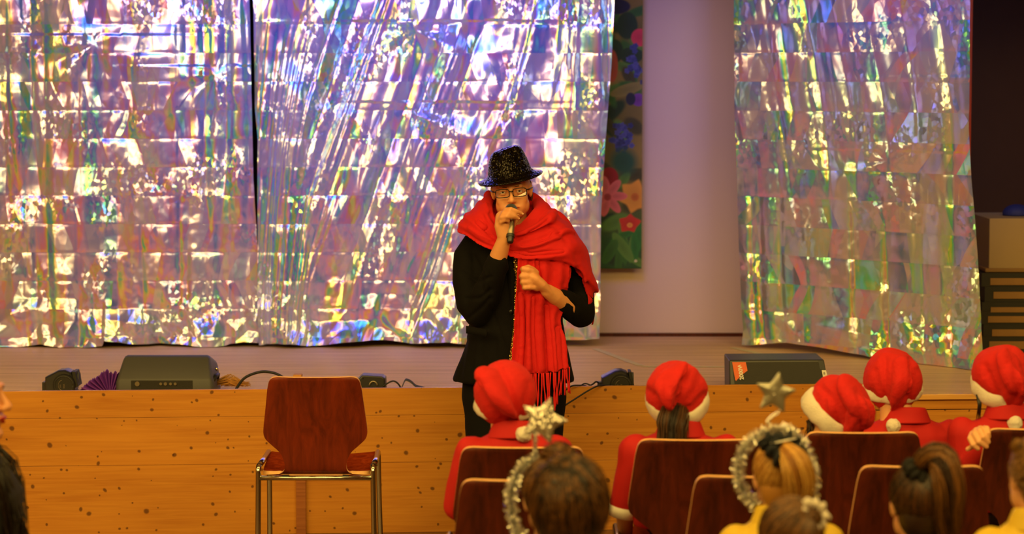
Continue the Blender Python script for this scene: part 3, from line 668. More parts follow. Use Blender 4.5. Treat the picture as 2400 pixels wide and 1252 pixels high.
cable([(1300, 935, 9.93), (1330, 911, 9.93), (1345, 904, 9.96), (1368, 904, 10.06), (1378, 906, 10.08), (1390, 900, 10.1), (1397, 895, 10.1), (1404, 898, 10.12)], 10, 'black cable coming down over the stage lip at the scarf fringe', .0036)
cable([(1320, 955, 9.9), (1328, 948, 9.91), (1350, 934, 9.93), (1375, 918, 9.945), (1398, 906, 9.965), (1412, 904, 10.02), (1430, 905, 10.08)], 10, 'long black cable slanting down the stage front towards the silver star', .0036)
cable([(1360, 905, 10.04), (1368, 900, 10.05), (1376, 900, 10.05), (1385, 904, 10.05), (1392, 910, 10.04)], 10, 'short black cable hump on the stage edge left of the lamp', .0032)
P = cr(np.array([W(*p, 10.1) for p in ((940, 914), (944, 903), (950, 892), (958, 893), (966, 898), (975, 906), (990, 910), (1004, 915))]), 40)
G = np.stack([P+[0, -.014, .0], P+[0, .014, .006]], 1)
tag(mesh('webbing_strap', sheet(G, .002), MT['grey']), 'grey flat webbing strap bent over the stage edge right of the squat lamp', 'strap')

# stack of platforms, box and blue cloth in the right alcove
xs0 = W(2296, 700, 11.4)[0]; n = 0
rows = [(652, 668), (684, 700), (720, 732), (741, 756), (772, 788), (800, 818)]
xs = [2300, 2308, 2302, 2296, 2306, 2300, 2298]
for i, (ya, yb) in enumerate(rows):
    z1 = W(2300, ya-12, 11.35)[2]; z0 = W(2300, yb+(8 if i < 5 else 20), 11.35)[2]; x0 = W(xs[i], 700, 11.35)[0]
    if i == 5: z0 = ZS+.002
    zn = W(2300, rows[i+1][0]-12, 11.35)[2] if i < 5 else z0
    t = thing('stage_board', (x0+.6, 11.65, zn if i < 5 else z0), ['top', 'second', 'third', 'fourth', 'fifth', 'lowest'][i]+' board of the dark board stack behind the far right foil edge', 'board', 'stacked boards in the alcove')
    zlo = (zn if i < 5 else z0)
    mesh('board', B().box((x0+.6, 11.65, (z1+zlo)/2), (1.2, .6, z1-zlo-.001)), MT['blackm'], t, smooth=False)
    za = W(2300, ya, 11.35)[2]; zb = W(2300, yb, 11.35)[2]
    mesh('edge_strip', B().box((x0+.6+.02, 11.347, (za+zb)/2), (1.16, .006, za-zb)), MT['tan'], t, smooth=False)
zt_ = W(2300, 640, 11.35)[2]; zc = W(2340, 513, 11.35)[2]; xa = W(2318, 600, 11.35)[0]
t = thing('storage_box', (xa+.3, 11.65, zt_), 'cream box on top of the dark board stack at the right edge', 'box')
mesh('body', B().box((xa+.36, 11.65, (zt_+zc)/2), (.70, .5, zc-zt_-.002)), MT['cream'], t, smooth=False, bevel=.004)
mesh('rim', B().box((xa+.37, 11.65, zt_+.01), (.76, .54, .018)), MT['tan'], t, smooth=False, bevel=.003)
bc = W(2385, 512, 11.6)
V, F, N = remesh(B().ell((bc[0], 11.62, zc+.01), (.07, .06, .045)).ell((bc[0]+.05, 11.62, zc+.005), (.06, .06, .03)), .006, 2); V[:, 2] = np.maximum(V[:, 2], zc+.001)
tag(mesh('blue_cloth_bundle', (V, F), MT['blue']), 'dark blue cloth bundle resting on the cream box', 'cloth')

# ================================================================ chairs
def make_chair(label, group=None, plymat='plywood'):
    t = thing('school_chair', (0, 0, 0), label, 'chair', group)
    # shell profile: (y, z, half width)
    prof = [(-.2685, .8035, .134), (-.268, .802, .147), (-.2675, .799, .155), (-.267, .793, .1615), (-.265, .785, .166), (-.262, .773, .169), (-.258, .755, .1725), (-.248, .71, .178), (-.236, .645, .186), (-.228, .61, .190), (-.224, .588, .190), (-.221, .568, .182), (-.218, .545, .158), (-.216, .52, .131), (-.214, .495, .118), (-.211, .47, .113), (-.205, .45, .118), (-.192, .438, .135)]
    seat = [(-.192, .438, .135), (-.180, .434, .17), (-.165, .432, .192), (-.14, .432, .2), (-.08, .434, .203), (0, .44, .204), (.08, .447, .204), (.15, .452, .202), (.19, .448, .196), (.205, .438, .185)]
    for nm, pr, cv in (('backrest', prof, 1), ('seat', seat, 0)):
        P = cr(np.array(pr), 60); s_ = np.linspace(-1, 1, 31)
        G = np.zeros((60, 31, 3))
        for j, s in enumerate(s_):
            G[:, j, 0] = P[:, 2]*s; G[:, j, 1] = P[:, 0]-(.016*(s*s)*cv*-1 if cv else 0)-0; G[:, j, 2] = P[:, 1]-(.012*(1-s*s) if not cv else 0)
            if cv: G[:, j, 1] = P[:, 0]+.022*s*s*np.clip((P[:, 1]-.45)/.2, 0, 1)
        V, F = sheet(G, .014); n_ = 60*31
        if cv: V[n_:] = V[:n_]+np.array([0, .013, .0026])
        o = mesh(nm, (V, F), MT[plymat if cv else 'plyseat'], t, autosm=50)
        o.data.materials.append(MT['edge']); n1 = 59*30*2
        for k in range(n1, len(o.data.polygons)): o.data.polygons[k].material_index = 1
    for s in (-1, 1):
        x = .211*s
        mesh('leg', B().tube(cr(np.array([(x*1.03, -.215, .006), (x*1.01, -.207, .25), (x, -.203, .42), (x, -.20, .455), (x*.995, -.185, .468)]), 24), .0105, n=14), MT['chrome'], t)
        mesh('leg', B().tube(cr(np.array([(x*1.02, .235, .006), (x*1.0, .20, .25), (x*.99, .175, .43), (x*.99, .165, .458), (x*.99, .145, .466)]), 24), .0105, n=14), MT['chrome'], t)
        mesh('side_rail', B().tube([(x*.995, -.19, .467), (x, -.02, .462), (x*.99, .15, .466)], .0105, n=14), MT['chrome'], t)
        for yy in (-.215, .235): mesh('foot_cap', B().tube([(x*1.03, yy, 0), (x*1.03, yy, .02)], .0135, n=14), MT['black'], t, autosm=40)
    mesh('crossbar', B().tube([(-.211, -.203, .425), (.211, -.203, .425)], .009, n=12), MT['chrome'], t)
    mesh('crossbar', B().tube([(-.209, .12, .425), (.209, .12, .425)], .009, n=12), MT['chrome'], t)
    for s in (-.11, .11): mesh('rubber_pad', B().box((s, -.202, .430), (.022, .016, .012)), MT['black'], t, smooth=False)
    return t
chair = make_chair('single mahogany plywood chair with chrome legs standing alone before the stage')
chair.location = (W(741, 1250, 8.8)[0], 8.8+.2, 0)
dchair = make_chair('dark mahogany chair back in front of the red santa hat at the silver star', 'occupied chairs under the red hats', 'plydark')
CH = {}
def put(key, px, Y, label, sx=1.0, group=None, first=False, ztop=.802):
    o = dchair if first else copy_tree(dchair)
    o.location = (W(px, 1150, Y)[0], Y+.26, 0); o.scale = (sx, 1, ztop/.802); o['label'] = label
    if group: o['group'] = group
    CH[key] = o.location.copy(); return o
g1, g2 = 'front row chairs with red hats above', 'second row chair backs near the picture foot'
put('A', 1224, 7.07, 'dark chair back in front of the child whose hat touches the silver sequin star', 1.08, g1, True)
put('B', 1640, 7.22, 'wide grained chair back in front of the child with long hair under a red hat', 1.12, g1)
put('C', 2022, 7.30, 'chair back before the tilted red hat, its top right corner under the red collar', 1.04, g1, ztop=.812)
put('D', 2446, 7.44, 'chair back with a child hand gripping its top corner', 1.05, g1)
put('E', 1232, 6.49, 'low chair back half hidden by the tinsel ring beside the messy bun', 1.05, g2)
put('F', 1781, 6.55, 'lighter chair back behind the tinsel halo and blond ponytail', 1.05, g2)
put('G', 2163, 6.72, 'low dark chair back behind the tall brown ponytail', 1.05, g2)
# ================================================================ people: shared builders
def head_T(c, yaw=0, pitch=0, roll=0, s=1.0):
    """face looks to -Y before rotation; yaw turns it, in radians"""
    return Matrix.Translation(Vector(c)) @ Euler((pitch, roll, yaw), 'XYZ').to_matrix().to_4x4() @ Matrix.Scale(s, 4)
def head_shapes(b, T, neck=True, adult=True, ears=True):
    old = b.T; b.T = T
    b.ell((0, .016, .030), (.075, .094, .086)); b.ell((0, -.022, -.028), (.062, .062, .074)); b.ell((0, -.028, -.068), (.056, .054, .044))
    b.ell((0, -.068, -.102), (.024, .019, .017)); b.ell((0, -.025, -.085), (.040, .045, .030))
    for s in (-1, 1): b.ell((.030*s, -.045, -.052), (.027, .036, .036))
    for s in (-1, 1):
        b.ell((.034*s, -.056, -.030), (.026, .024, .030)); b.ell((.042*s, -.024, -.055), (.024, .042, .036))
        b.ell((.074*s, .016, -.006), (.008, .017, .028), (0, .12*s, .2*s)); b.ell((.0105*s, -.096, -.034), (.0085, .010, .008))
    b.cap((-.034, -.076, .022), (.034, -.076, .022), .013)
    b.tube([(0, -.082, .014), (0, -.094, -.008), (0, -.106, -.030)], [.0085, .009, .0115], n=12, round_ends=True)
    b.tube([(-.026, -.083, -.059), (-.010, -.090, -.0575), (0, -.0905, -.0585), (.010, -.090, -.0575), (.026, -.083, -.059)], [.003, .0055, .005, .0055, .003], n=10, round_ends=True)
    b.tube([(-.019, -.082, -.068), (0, -.089, -.070), (.019, -.082, -.068)], [.003, .006, .003], n=10, round_ends=True)
    if neck: b.tube([(0, .022, -.06), (0, .03, -.12), (0, .036, -.19)], [.05, .05, .056], n=20, round_ends=True)
    b.T = old
def carve(V, N, Ti, strokes):
    """push vertices near given head-space points along the face axis"""
    Q = V @ np.array(Ti.to_3x3()).T + np.array(Ti.translation)
    R = np.array(Ti.inverted().to_3x3()); d = np.zeros(len(V))
    for (c, r, a) in strokes:
        e = (Q-np.array(c))/np.array(r); d += a*np.exp(-(e**2).sum(1))
    return V + np.outer(d, R @ np.array([0, 1.0, 0]))
FACE = [((.032, -.082, .003), (.016, .03, .011), .010), ((-.032, -.082, .003), (.016, .03, .011), .010),
        ((0, -.09, -.0635), (.022, .02, .0022), .004), ((.026, -.088, -.05), (.006, .02, .016), .003), ((-.026, -.088, -.05), (.006, .02, .016), .003),
        ((.024, -.08, -.012), (.012, .02, .004), .002), ((-.024, -.08, -.012), (.012, .02, .004), .002)]
def eyes(T, parent, look=(0, 0), browmt='brow', lipmt='lips', lids=True):
    for s in (-1, 1):
        c = (.032*s, -.0705, .003)
        b = B(T); b.ell(c, .0115); e = mesh('eye', b, MT['eye'], parent)
        b = B(T); b.ell((c[0]+look[0], c[1]-.0075, c[2]+look[1]), (.0056, .0048, .0056)); mesh('iris', b, MT['iris'], e)
        if lids:
            b = B(T); b.ell((c[0], c[1]+.0012, c[2]+.0052), (.0145, .0135, .0085)); b.ell((c[0], c[1]+.0016, c[2]-.0095), (.0135, .012, .005)); mesh('eyelid', b, MT['skin'], parent)
        b = B(T); b.tube([(.016*s, -.0895, .0205), (.030*s, -.0880, .0225), (.046*s, -.0765, .018)], [.0014, .0018, .0008], n=8, round_ends=True); mesh('eyebrow', b, MT[browmt], parent)
    b = B(T); b.tube([(-.026, -.0855, -.0595), (-.010, -.0930, -.059), (0, -.0930, -.0605), (.010, -.0930, -.059), (.026, -.0855, -.0595)], [.001, .0042, .0034, .0042, .001], n=8, round_ends=True)
    b.tube([(-.018, -.0835, -.067), (0, -.0915, -.0695), (.018, -.0835, -.067)], [.001, .0048, .001], n=8, round_ends=True); mesh('lips', b, MT[lipmt], parent)
def finger(b, pts, r0=.0095, r1=.0075):
    P = np.array(pts, float); b.tube(P, np.linspace(r0, r1, len(P)), n=10, round_ends=True)

# ================================================================ the singer
YW = 9.4
def U(px, py, d=0): return W(px, py, YW+d)
foot = U(1205, 1100, 0); w_ = thing('person', (foot[0], YW, 0), 'standing person in black sequin hat and red fringed scarf, holding a microphone', 'person')
hc = U(1199, 447, 0.0); HT = head_T(hc, yaw=-.02, pitch=.03, roll=-.085, s=1.0)
# ---- body: one continuous skin surface
b = B(); head_shapes(b, HT)
nb_ = U(1203, 545, .04)
b.tube([U(1203, 530, .04), U(1203, 580, .04)], [.058, .075], n=18, round_ends=True)
b.ell(U(1205, 660, .02), (.16, .09, .16)); b.ell(U(1208, 800, .01), (.15, .09, .14)); b.ell(U(1208, 900, .01), (.16, .10, .11))
b.tube([U(1130, 590, .02), U(1112, 680, -.02), U(1118, 728, -.06)], [.048, .042, .04], n=14, round_ends=True)
# forearm of the mic arm, wrist
b.tube([U(1118, 728, -.06), U(1148, 655, -.13), U(1169, 600, -.175), U(1181, 563, -.20), U(1183, 548, -.205)], [.040, .038, .0345, .027, .0255], n=18, round_ends=True)
# hand around the mic: palm sits left of / behind the body of the mic
b.tube([U(1182, 552, -.205), U(1178, 530, -.205), U(1178, 508, -.202)], [.025, .028, .024], n=16, round_ends=True, squash=1.15)
b.ell(U(1188, 531, -.190), (.017, .022, .030))
mx = lambda py: 1200-(py-480)*.055
finger(b, [U(1178, 503, -.205), U(1186, 491, -.228), U(1198, 490, -.245), U(1211, 495, -.24), U(1224, 501, -.225)], .0105, .0075)
finger(b, [U(1173, 509, -.21), U(1181, 499, -.238), U(1193, 499.5, -.252), U(1205, 506, -.246), U(1215, 512, -.232)], .0108, .0078)
finger(b, [U(1170, 519, -.212), U(1176, 509, -.24), U(1188, 507.5, -.254), U(1200, 508, -.246), U(1207, 511, -.236)], .0105, .0075)
finger(b, [U(1170, 531, -.21), U(1175, 520, -.236), U(1184, 516, -.246), U(1192, 518, -.24)], .0095, .007)
finger(b, [U(1188, 545, -.19), U(1203, 528, -.170), U(1212, 512, -.176), U(1214, 504, -.186)], .0125, .009)
# left arm: elbow out, fist closed on the scarf
b.tube([U(1325, 590, .02), U(1352, 680, .0), U(1362, 738, -.04)], [.048, .043, .042], n=14, round_ends=True)
b.tube([U(1362, 738, -.04), U(1328, 714, -.11), U(1300, 694, -.165), U(1283, 682, -.19)], [.042, .038, .032, .027], n=18, round_ends=True)
b.tube([U(1285, 684, -.19), U(1268, 668, -.205), U(1252, 655, -.21)], [.0275, .035, .0375], n=18, round_ends=True, squash=.62)
for (ky, ty, kx, tx, r) in ((636, 630, 1247, 1227, .0130), (649, 647, 1245, 1224, .0130), (662, 661, 1247, 1226, .0122), (674, 674, 1250, 1230, .0112)):
    finger(b, [U(kx+9, ky+3, -.206), U(kx, ky, -.224), U((kx+tx)/2, (ky+ty)/2-1, -.232), U(tx, ty, -.228), U(tx-2, ty+1, -.208), U(tx+5, ty+2, -.192), U(tx+14, ty+2, -.19)], r*1.05, r*.85)
finger(b, [U(1262, 655, -.19), U(1250, 632, -.20), U(1238, 625.5, -.212), U(1229, 628, -.214)], .013, .009)
# legs
for s, xh, xk, xa in ((-1, 1148, 1146, 1150), (1, 1268, 1262, 1256)):
    b.tube([U(xh, 905, .0), W(xk, 1150, YW), np.array([W(xa, 1300, YW)[0], YW+.02, .10]), np.array([W(xa, 1300, YW)[0], YW-.01, .05])], [.085, .06, .042, .036], n=16, round_ends=True)
    b.ell((W(xa, 1300, YW)[0], YW-.08, .04), (.04, .11, .035))
V, F, N = remesh(b, .0042, 4)
V = carve(V, N, HT.inverted(), FACE+[((0, -.09, -.084), (.02, .02, .004), .003)])
body = mesh('body', (V, F), MT['skin'], w_)
eyes(HT, w_)
hb_ = B(HT)
for s in (-1, 1):
    for k in range(5): hb_.ell((.073*s, .022+.012*k, .010-.010*k), (.008, .014, .028))
hb_.ell((0, .05, .02), (.068, .062, .075)); V, F, N = remesh(hb_, .005, 3); mesh('hair', (V, F), M('short_hair', (96, 58, 34), .7, var=.3, vs=60), w_)
# fingernails
for p in (U(1225.5, 501.5, -.231), U(1216, 512.5, -.238), U(1208, 511.5, -.2425)):
    mesh('fingernail', B().ell(p, (.0036, .0016, .0030)), M('nail', (240, 190, 160), .25), w_)
# ---- glasses
gl = B(HT)
def rrect(cx, cz, a, c, y, n=28, s=1):
    t = np.linspace(0, 2*math.pi, n+1)
    return [(cx+s*a*np.sign(math.cos(v))*abs(math.cos(v))**.5, y+.012*abs(cx+s*a*math.cos(v))/.06*abs(cx+s*a*math.cos(v))/.06, cz+c*np.sign(math.sin(v))*abs(math.sin(v))**.5) for v in t]
for s in (-1, 1): gl.tube(rrect(.0335*s, -.001, .0265, .0158, -.107, s=s), .0017, n=8)
gl.tube([(-.009, -.106, .004), (0, -.110, .006), (.009, -.106, .004)], .0019, n=8)
for s in (-1, 1): gl.tube([(.059*s, -.093, .006), (.071*s, -.075, .006), (.081*s, -.02, .008), (.083*s, .012, .006)], .0024, n=8)
g_ = mesh('spectacles', gl, MT['blackmetal'], w_)
for s in (-1, 1):
    r = rrect(.0335*s, -.001, .0255, .0148, -.107, 28, s)[:-1]; lb = B(HT); lb.prism(r, (0, .0012, 0)); mesh('lens', lb, MT['glass'], g_, smooth=False)
# ---- hat
hatT = HT @ Matrix.Translation((0, .012, .050)) @ Euler((.02, -.10, 0)).to_matrix().to_4x4()
nA = 72; ph = np.linspace(0, 2*math.pi, nA, endpoint=False)
def hring(rx, ry, z, pinch=0, cy=0):
    out = []
    for p in ph:
        f = max(0, -math.sin(p)); k = 1-pinch*.20*math.exp(-((abs(p-1.5*math.pi)-.62)/.34)**2)
        zz = z-pinch*.016*f*0 if not callable(z) else z(p)
        out.append((rx*math.cos(p)*k, cy+ry*math.sin(p)*k, zz))
    return out
def brimz(k):
    return lambda p: .004+k*(.002*math.cos(2*p)-.010*max(0, -math.sin(p))-.006*abs(math.cos(p))+.004*max(0, math.sin(p)))
ZK = .76
rings = [hring(.128, .150, brimz(1.0)), hring(.127, .149, lambda p: brimz(1.0)(p)+.003), hring(.112, .132, lambda p: brimz(.72)(p)+.004), hring(.094, .115, lambda p: .010+brimz(.2)(p)), hring(.086, .106, .022), hring(.083, .102, .04),
         hring(.079, .097, .065, .3), hring(.073, .091, .09, .6), hring(.067, .085, .112, .8), hring(.061, .079, .127, .9), hring(.054, .072, .137, .9), hring(.044, .062, .143, .8), hring(.032, .048, .143, .6), hring(.018, .03, .138, .3), hring(.004, .01, .136)]
inner = [hring(.110, .130, lambda p: brimz(.72)(p)-.0005), hring(.088, .108, lambda p: .004+brimz(.2)(p)), hring(.080, .100, .02), hring(.078, .096, .05), hring(.06, .07, .09), hring(.01, .02, .10)]
rings = [[(x, y, z if z < .03 else .03+(z-.03)*ZK+.10*max(0, z-.05)*x/.08) for x, y, z in r] for r in rings]; inner = [[(x, y, z if z < .03 else .03+(z-.03)*ZK*.8) for x, y, z in r] for r in inner]
hb2 = B(hatT); hb2.loft(inner[::-1]+[hring(.126, .148, lambda p: brimz(1.0)(p)-.0025)]+rings)
V, F = hb2.arr(); mesh('hat', (V, F), MT['hatseq'], w_)
# ---- microphone (held, a thing of its own)
mc = U(1196, 560, -.232); md = U(1198, 494, -.172); ax = (md-mc)/np.linalg.norm(md-mc); L_ = np.linalg.norm(md-mc)
mt = thing('microphone', U(1196, 568, -.238), 'silver and black handheld microphone held up to the mouth of the person in the hat', 'microphone')
mesh('handle', B().tube([mc+ax*.018, mc+ax*(L_-.035)], [.0142, .0172], n=28), MT['mic'], mt, autosm=40)
mesh('end_ring', B().tube([mc+ax*.006, mc+ax*.018], .0162, n=28), MT['black'], mt, autosm=40)
mesh('antenna_tip', B().tube([mc-ax*.016, mc-ax*.012, mc+ax*.006], [.010, .0128, .0135], n=24), MT['black'], mt, autosm=40)
mesh('grille_ring', B().tube([mc+ax*(L_-.036), mc+ax*(L_-.022)], [.019, .024], n=28), MT['mic'], mt, autosm=40)
g = B(); g.ell(md, (.0250, .0250, .0275)); mesh('grille', g, MT['mesh_'], mt)

# ---- jacket
def ring(px0, px1, py, d, depth, n=40, sq=1.0):
    a, c = U(px0, py, d), U(px1, py, d); cen = (a+c)/2; rx = (c[0]-a[0])/2; t = np.linspace(0, 2*math.pi, n, endpoint=False)
    return [(cen[0]+rx*math.copysign(abs(math.cos(v))**sq, math.cos(v)), cen[1]+depth*math.copysign(abs(math.sin(v))**sq, math.sin(v)), cen[2]) for v in t]
j = B()
j.loft([ring(1150, 1255, 530, .04, .06), ring(1118, 1292, 546, .03, .09), ring(1098, 1318, 562, .02, .10), ring(1092, 1326, 590, .01, .115), ring(1095, 1325, 640, .0, .13), ring(1100, 1322, 700, .0, .13), ring(1100, 1318, 755, .0, .125), ring(1092, 1325, 800, .0, .135), ring(1075, 1336, 850, .0, .145), ring(1060, 1346, 888, .0, .155), ring(1060, 1346, 893, .0, .15)][::-1])
j.tube([U(1118, 566, .02), U(1097, 600, .0), U(1094, 660, -.035), U(1106, 712, -.06), U(1122, 735, -.075)], [.052, .055, .055, .058, .056], n=18, round_ends=True)
j.tube([U(1122, 735, -.075), U(1140, 690, -.12), U(1156, 640, -.155), U(1166, 612, -.168)], [.056, .056, .049, .043], n=18, round_ends=True)
j.tube([U(1312, 570, .02), U(1345, 620, .0), U(1360, 690, -.01), U(1362, 735, -.04)], [.052, .055, .056, .055], n=18, round_ends=True)
j.tube([U(1362, 735, -.04), U(1340, 720, -.085), U(1318, 704, -.125), U(1308, 697, -.145)], [.054, .052, .046, .040], n=18, round_ends=True)
V, F, N = remesh(j, .006, 3)
px, py = PX(V); fr = np.clip((YW+.05-V[:, 1])/.05, 0, 1)
d = .004*(vnoise(V[:, 0]*25, V[:, 1]*20, V[:, 2]*14, 3)-.5)+.010*(vnoise(V[:, 0]*9, V[:, 1]*9, V[:, 2]*7, 5)-.5)
def stroke(d, px, py, fr, pts, wd, amt): q, _ = polydist(px, py, pts); return d+amt*fr*gauss(q, wd)
for pts, wd, a in (([(1085, 640), (1120, 660), (1150, 650)], 5, -.006), ([(1095, 700), (1125, 700), (1150, 680)], 5, -.007), ([(1100, 745), (1130, 720), (1148, 700)], 5, -.006), ([(1110, 600), (1125, 630), (1130, 680)], 6, -.006),
                   ([(1096, 770), (1142, 778)], 4, .008), ([(1145, 640), (1150, 720), (1190, 830)], 4, -.004), ([(1206, 640), (1203, 720), (1200, 890)], 3, .009), ([(1330, 700), (1350, 720), (1345, 750)], 5, -.007), ([(1180, 600), (1198, 660), (1204, 760)], 5, .007),
                   ([(1090, 800), (1075, 890)], 7, -.006), ([(1120, 800), (1115, 890)], 8, .006), ([(1160, 800), (1165, 890)], 8, -.005)): d = stroke(d, px, py, fr, pts, wd, a)
jk = mesh('jacket', (V+N*d[:, None], F), MT['velvet'], w_)
fl = np.array([[U(1094+i*12, 764+i*2.2+(jj*9), -.118-.012*i+ -.004*jj) for jj in range(3)] for i in range(5)]); mesh('pocket_flap', sheet(cr(fl, 20), .006), MT['velvet'], w_)
lap = np.array([[U(1176, 600, -.135), U(1200, 600, -.142)], [U(1188, 640, -.138), U(1207, 640, -.148)], [U(1194, 690, -.138), U(1207, 700, -.148)], [U(1200, 760, -.132), U(1205, 770, -.146)], [U(1188, 860, -.15), U(1198, 880, -.16)]])
mesh('lapel', sheet(cr(lap, 30), .006), MT['velvet'], w_)
mesh('button', B().ell(U(1198, 731, -.142), (.009, .004, .009)), MT['blackmetal'], w_)
tp = np.array([[U(1198, 598, -.140), U(1216, 598, -.142)], [U(1202, 625, -.146), U(1218, 625, -.146)], [U(1206, 650, -.148), U(1218, 650, -.148)], [U(1203, 760, -.147), U(1216, 760, -.147)], [U(1196, 820, -.150), U(1214, 820, -.15)], [U(1193, 850, -.158), U(1214, 850, -.158)]])
mesh('sequin_top', sheet(cr(tp, 60), .003), MT['goldseq'], w_)
# ---- trousers and shoes
tr = B()
tr.loft([ring(1098, 1316, 830, .01, .10), ring(1086, 1322, 880, .01, .125), ring(1082, 1328, 930, .01, .13), ring(1090, 1322, 980, .01, .12), ring(1100, 1312, 1010, .01, .09)][::-1])
for s, xh, xk, xa in ((-1, 1148, 1146, 1150), (1, 1262, 1260, 1256)):
    xx = W(xa, 1300, YW)[0]
    tr.tube([U(xh-2*s*0, 900, .01), U(xh, 1000, .01), W(xk, 1150, YW), np.array([xx, YW+.01, .2]), np.array([xx, YW+.01, .07])], [.10, .098, .08, .068, .072], n=20, round_ends=True)
V, F, N = remesh(tr, .008, 3); V = V+N*(.006*(vnoise(V[:, 0]*14, V[:, 1]*10, V[:, 2]*5, 8)-.5))[:, None]
mesh('trousers', (V, F), MT['blackcloth'], w_)
for xa in (1150, 1256):
    xx = W(xa, 1300, YW)[0]; s_ = B().ell((xx, YW-.06, .035), (.047, .135, .045)).ell((xx, YW+.03, .05), (.042, .06, .055)); V, F, N = remesh(s_, .006, 2); V[:, 2] = np.maximum(V[:, 2], .002); mesh('shoe', (V, F), MT['shoe'], w_)
# ---- scarf
sc = B()
rows = [ # inner edge, mid bulge, outer edge  (px, py, depth)
 [(1134, 478, .07), (1108, 500, .065), (1083, 535, .05)],
 [(1136, 486, -.02), (1106, 512, -.045), (1078, 548, -.045)],
 [(1144, 505, -.09), (1116, 532, -.105), (1100, 556, -.10)],
 [(1160, 530, -.12), (1136, 552, -.135), (1130, 576, -.135)],
 [(1180, 550, -.135), (1170, 572, -.155), (1172, 592, -.155)],
 [(1205, 556, -.145), (1212, 585, -.172), (1215, 604, -.168)],
 [(1232, 548, -.145), (1258, 580, -.176), (1262, 608, -.175)],
 [(1255, 532, -.13), (1298, 572, -.165), (1318, 614, -.165)],
 [(1268, 512, -.10), (1330, 556, -.125), (1352, 636, -.13)],
 [(1276, 500, -.04), (1346, 556, -.06), (1380, 668, -.085)],
 [(1270, 490, .03), (1345, 552, .03), (1391, 690, -.02)],
 [(1262, 482, .08), (1330, 540, .10), (1384, 670, .06)]]
Gc = np.array([[U(*p) for p in r] for r in rows]); G = cr(Gc, 150); G = np.stack([cr(G[:, :, k].T, 60).T for k in range(3)], -1)
uu, vv = np.meshgrid(np.linspace(0, 1, 150), np.linspace(0, 1, 60), indexing='ij')
dd = -(.012*np.abs(np.sin(vv*4.6+uu*3.2+2.2*vnoise(uu*3, vv*1.5, seed=6)+.6))*(1-.35*vv)+.0035*np.sin(vv*21+uu*11+5*vnoise(uu*4, vv*2, seed=7))+.014*(vnoise(uu*9, vv*2.4, seed=5)-.5))
V, F = sheet(G, .012, dd); sc.add(V, F)
# cowl rolls round the neck
def roll(pts, r, sq=1): sc.tube(cr(np.array([U(*p) for p in pts]), 24), cr(np.array([[x] for x in r]), 24)[:, 0], n=14, round_ends=True, squash=sq)
roll([(1150, 462, .07), (1139, 480, .01), (1142, 503, -.055), (1158, 530, -.095), (1185, 548, -.11), (1212, 546, -.115), (1240, 528, -.105), (1262, 508, -.07), (1272, 495, -.01), (1262, 480, .06)], [.018, .026, .026, .024, .022, .024, .028, .034, .036, .026])
roll([(1128, 500, -.02), (1136, 520, -.075), (1158, 545, -.11), (1190, 563, -.135), (1225, 560, -.142), (1262, 540, -.125), (1292, 518, -.07), (1300, 510, -.01)], [.016, .024, .024, .022, .024, .028, .026, .02])
roll([(1180, 576, -.150), (1215, 578, -.163), (1255, 572, -.163), (1300, 556, -.135), (1330, 548, -.08)], [.012, .018, .020, .020, .014])
roll([(1148, 460, .08), (1175, 466, .10), (1205, 468, .105), (1240, 466, .10), (1262, 478, .08)], [.025, .03, .032, .03, .028])
roll([(1188, 553, -.160), (1225, 549, -.178), (1262, 533, -.168), (1290, 512, -.128), (1298, 498, -.07)], [.010, .015, .019, .021, .016])
roll([(1176, 572, -.160), (1228, 577, -.190), (1280, 564, -.186), (1322, 542, -.140), (1345, 545, -.09)], [.006, .012, .014, .014, .008])
roll([(1138, 478, -.04), (1146, 508, -.100), (1170, 540, -.142), (1190, 555, -.155)], [.009, .012, .011, .007])
roll([(1108, 520, -.06), (1140, 552, -.140), (1178, 584, -.165), (1215, 592, -.178)], [.008, .010, .010, .006])
roll([(1330, 560, -.105), (1356, 620, -.118), (1372, 660, -.105)], [.008, .012, .006])
roll([(1112, 506, .03), (1150, 500, .09), (1205, 500, .11), (1260, 500, .11), (1310, 516, .08), (1345, 560, .06)], [.02, .03, .034, .034, .03, .02])
roll([(1145, 485, .06), (1150, 505, .02), (1165, 525, -.02), (1195, 540, -.05), (1225, 535, -.05), (1250, 515, -.01), (1262, 495, .04)], [.02]*7)
# hanging front panel
rp = [[(1214, 596, -.16), (1235, 597, -.166), (1258, 598, -.168), (1290, 602, -.16), (1332, 606, -.14)],
      [(1212, 650, -.162), (1232, 650, -.168), (1256, 650, -.172), (1296, 648, -.165), (1334, 640, -.145)],
      [(1210, 700, -.160), (1228, 702, -.168), (1250, 704, -.172), (1286, 706, -.165), (1322, 706, -.11)],
      [(1209, 745, -.158), (1226, 748, -.166), (1248, 750, -.168), (1282, 750, -.160), (1312, 752, -.135)],
      [(1205, 800, -.162), (1228, 802, -.172), (1252, 803, -.172), (1290, 802, -.168), (1326, 800, -.150)],
      [(1200, 850, -.175), (1226, 853, -.184), (1256, 856, -.184), (1296, 858, -.182), (1332, 857, -.170)],
      [(1200, 868, -.178), (1226, 874, -.188), (1256, 877, -.188), (1298, 874, -.184), (1334, 862, -.172)]]
Gc = np.array([[U(*p) for p in r] for r in rp]); G = cr(Gc, 140); G = np.stack([cr(G[:, :, k].T, 70).T for k in range(3)], -1)
uu, vv = np.meshgrid(np.linspace(0, 1, 140), np.linspace(0, 1, 70), indexing='ij')
dd = (.010*np.sin(vv*15+uu*1.5)*np.clip(uu*2.5, .2, 1)+.006*np.sin(vv*31+uu*3)+.007*(vnoise(uu*5, vv*8, seed=15)-.5))
dd -= .012*gauss(vv-.40-.06*uu, .05)*np.clip(1-abs(uu-.22)*6, 0, 1)
V, F = sheet(G, -.010, dd); sc.add(V, F)
hem = G[-1] + 0
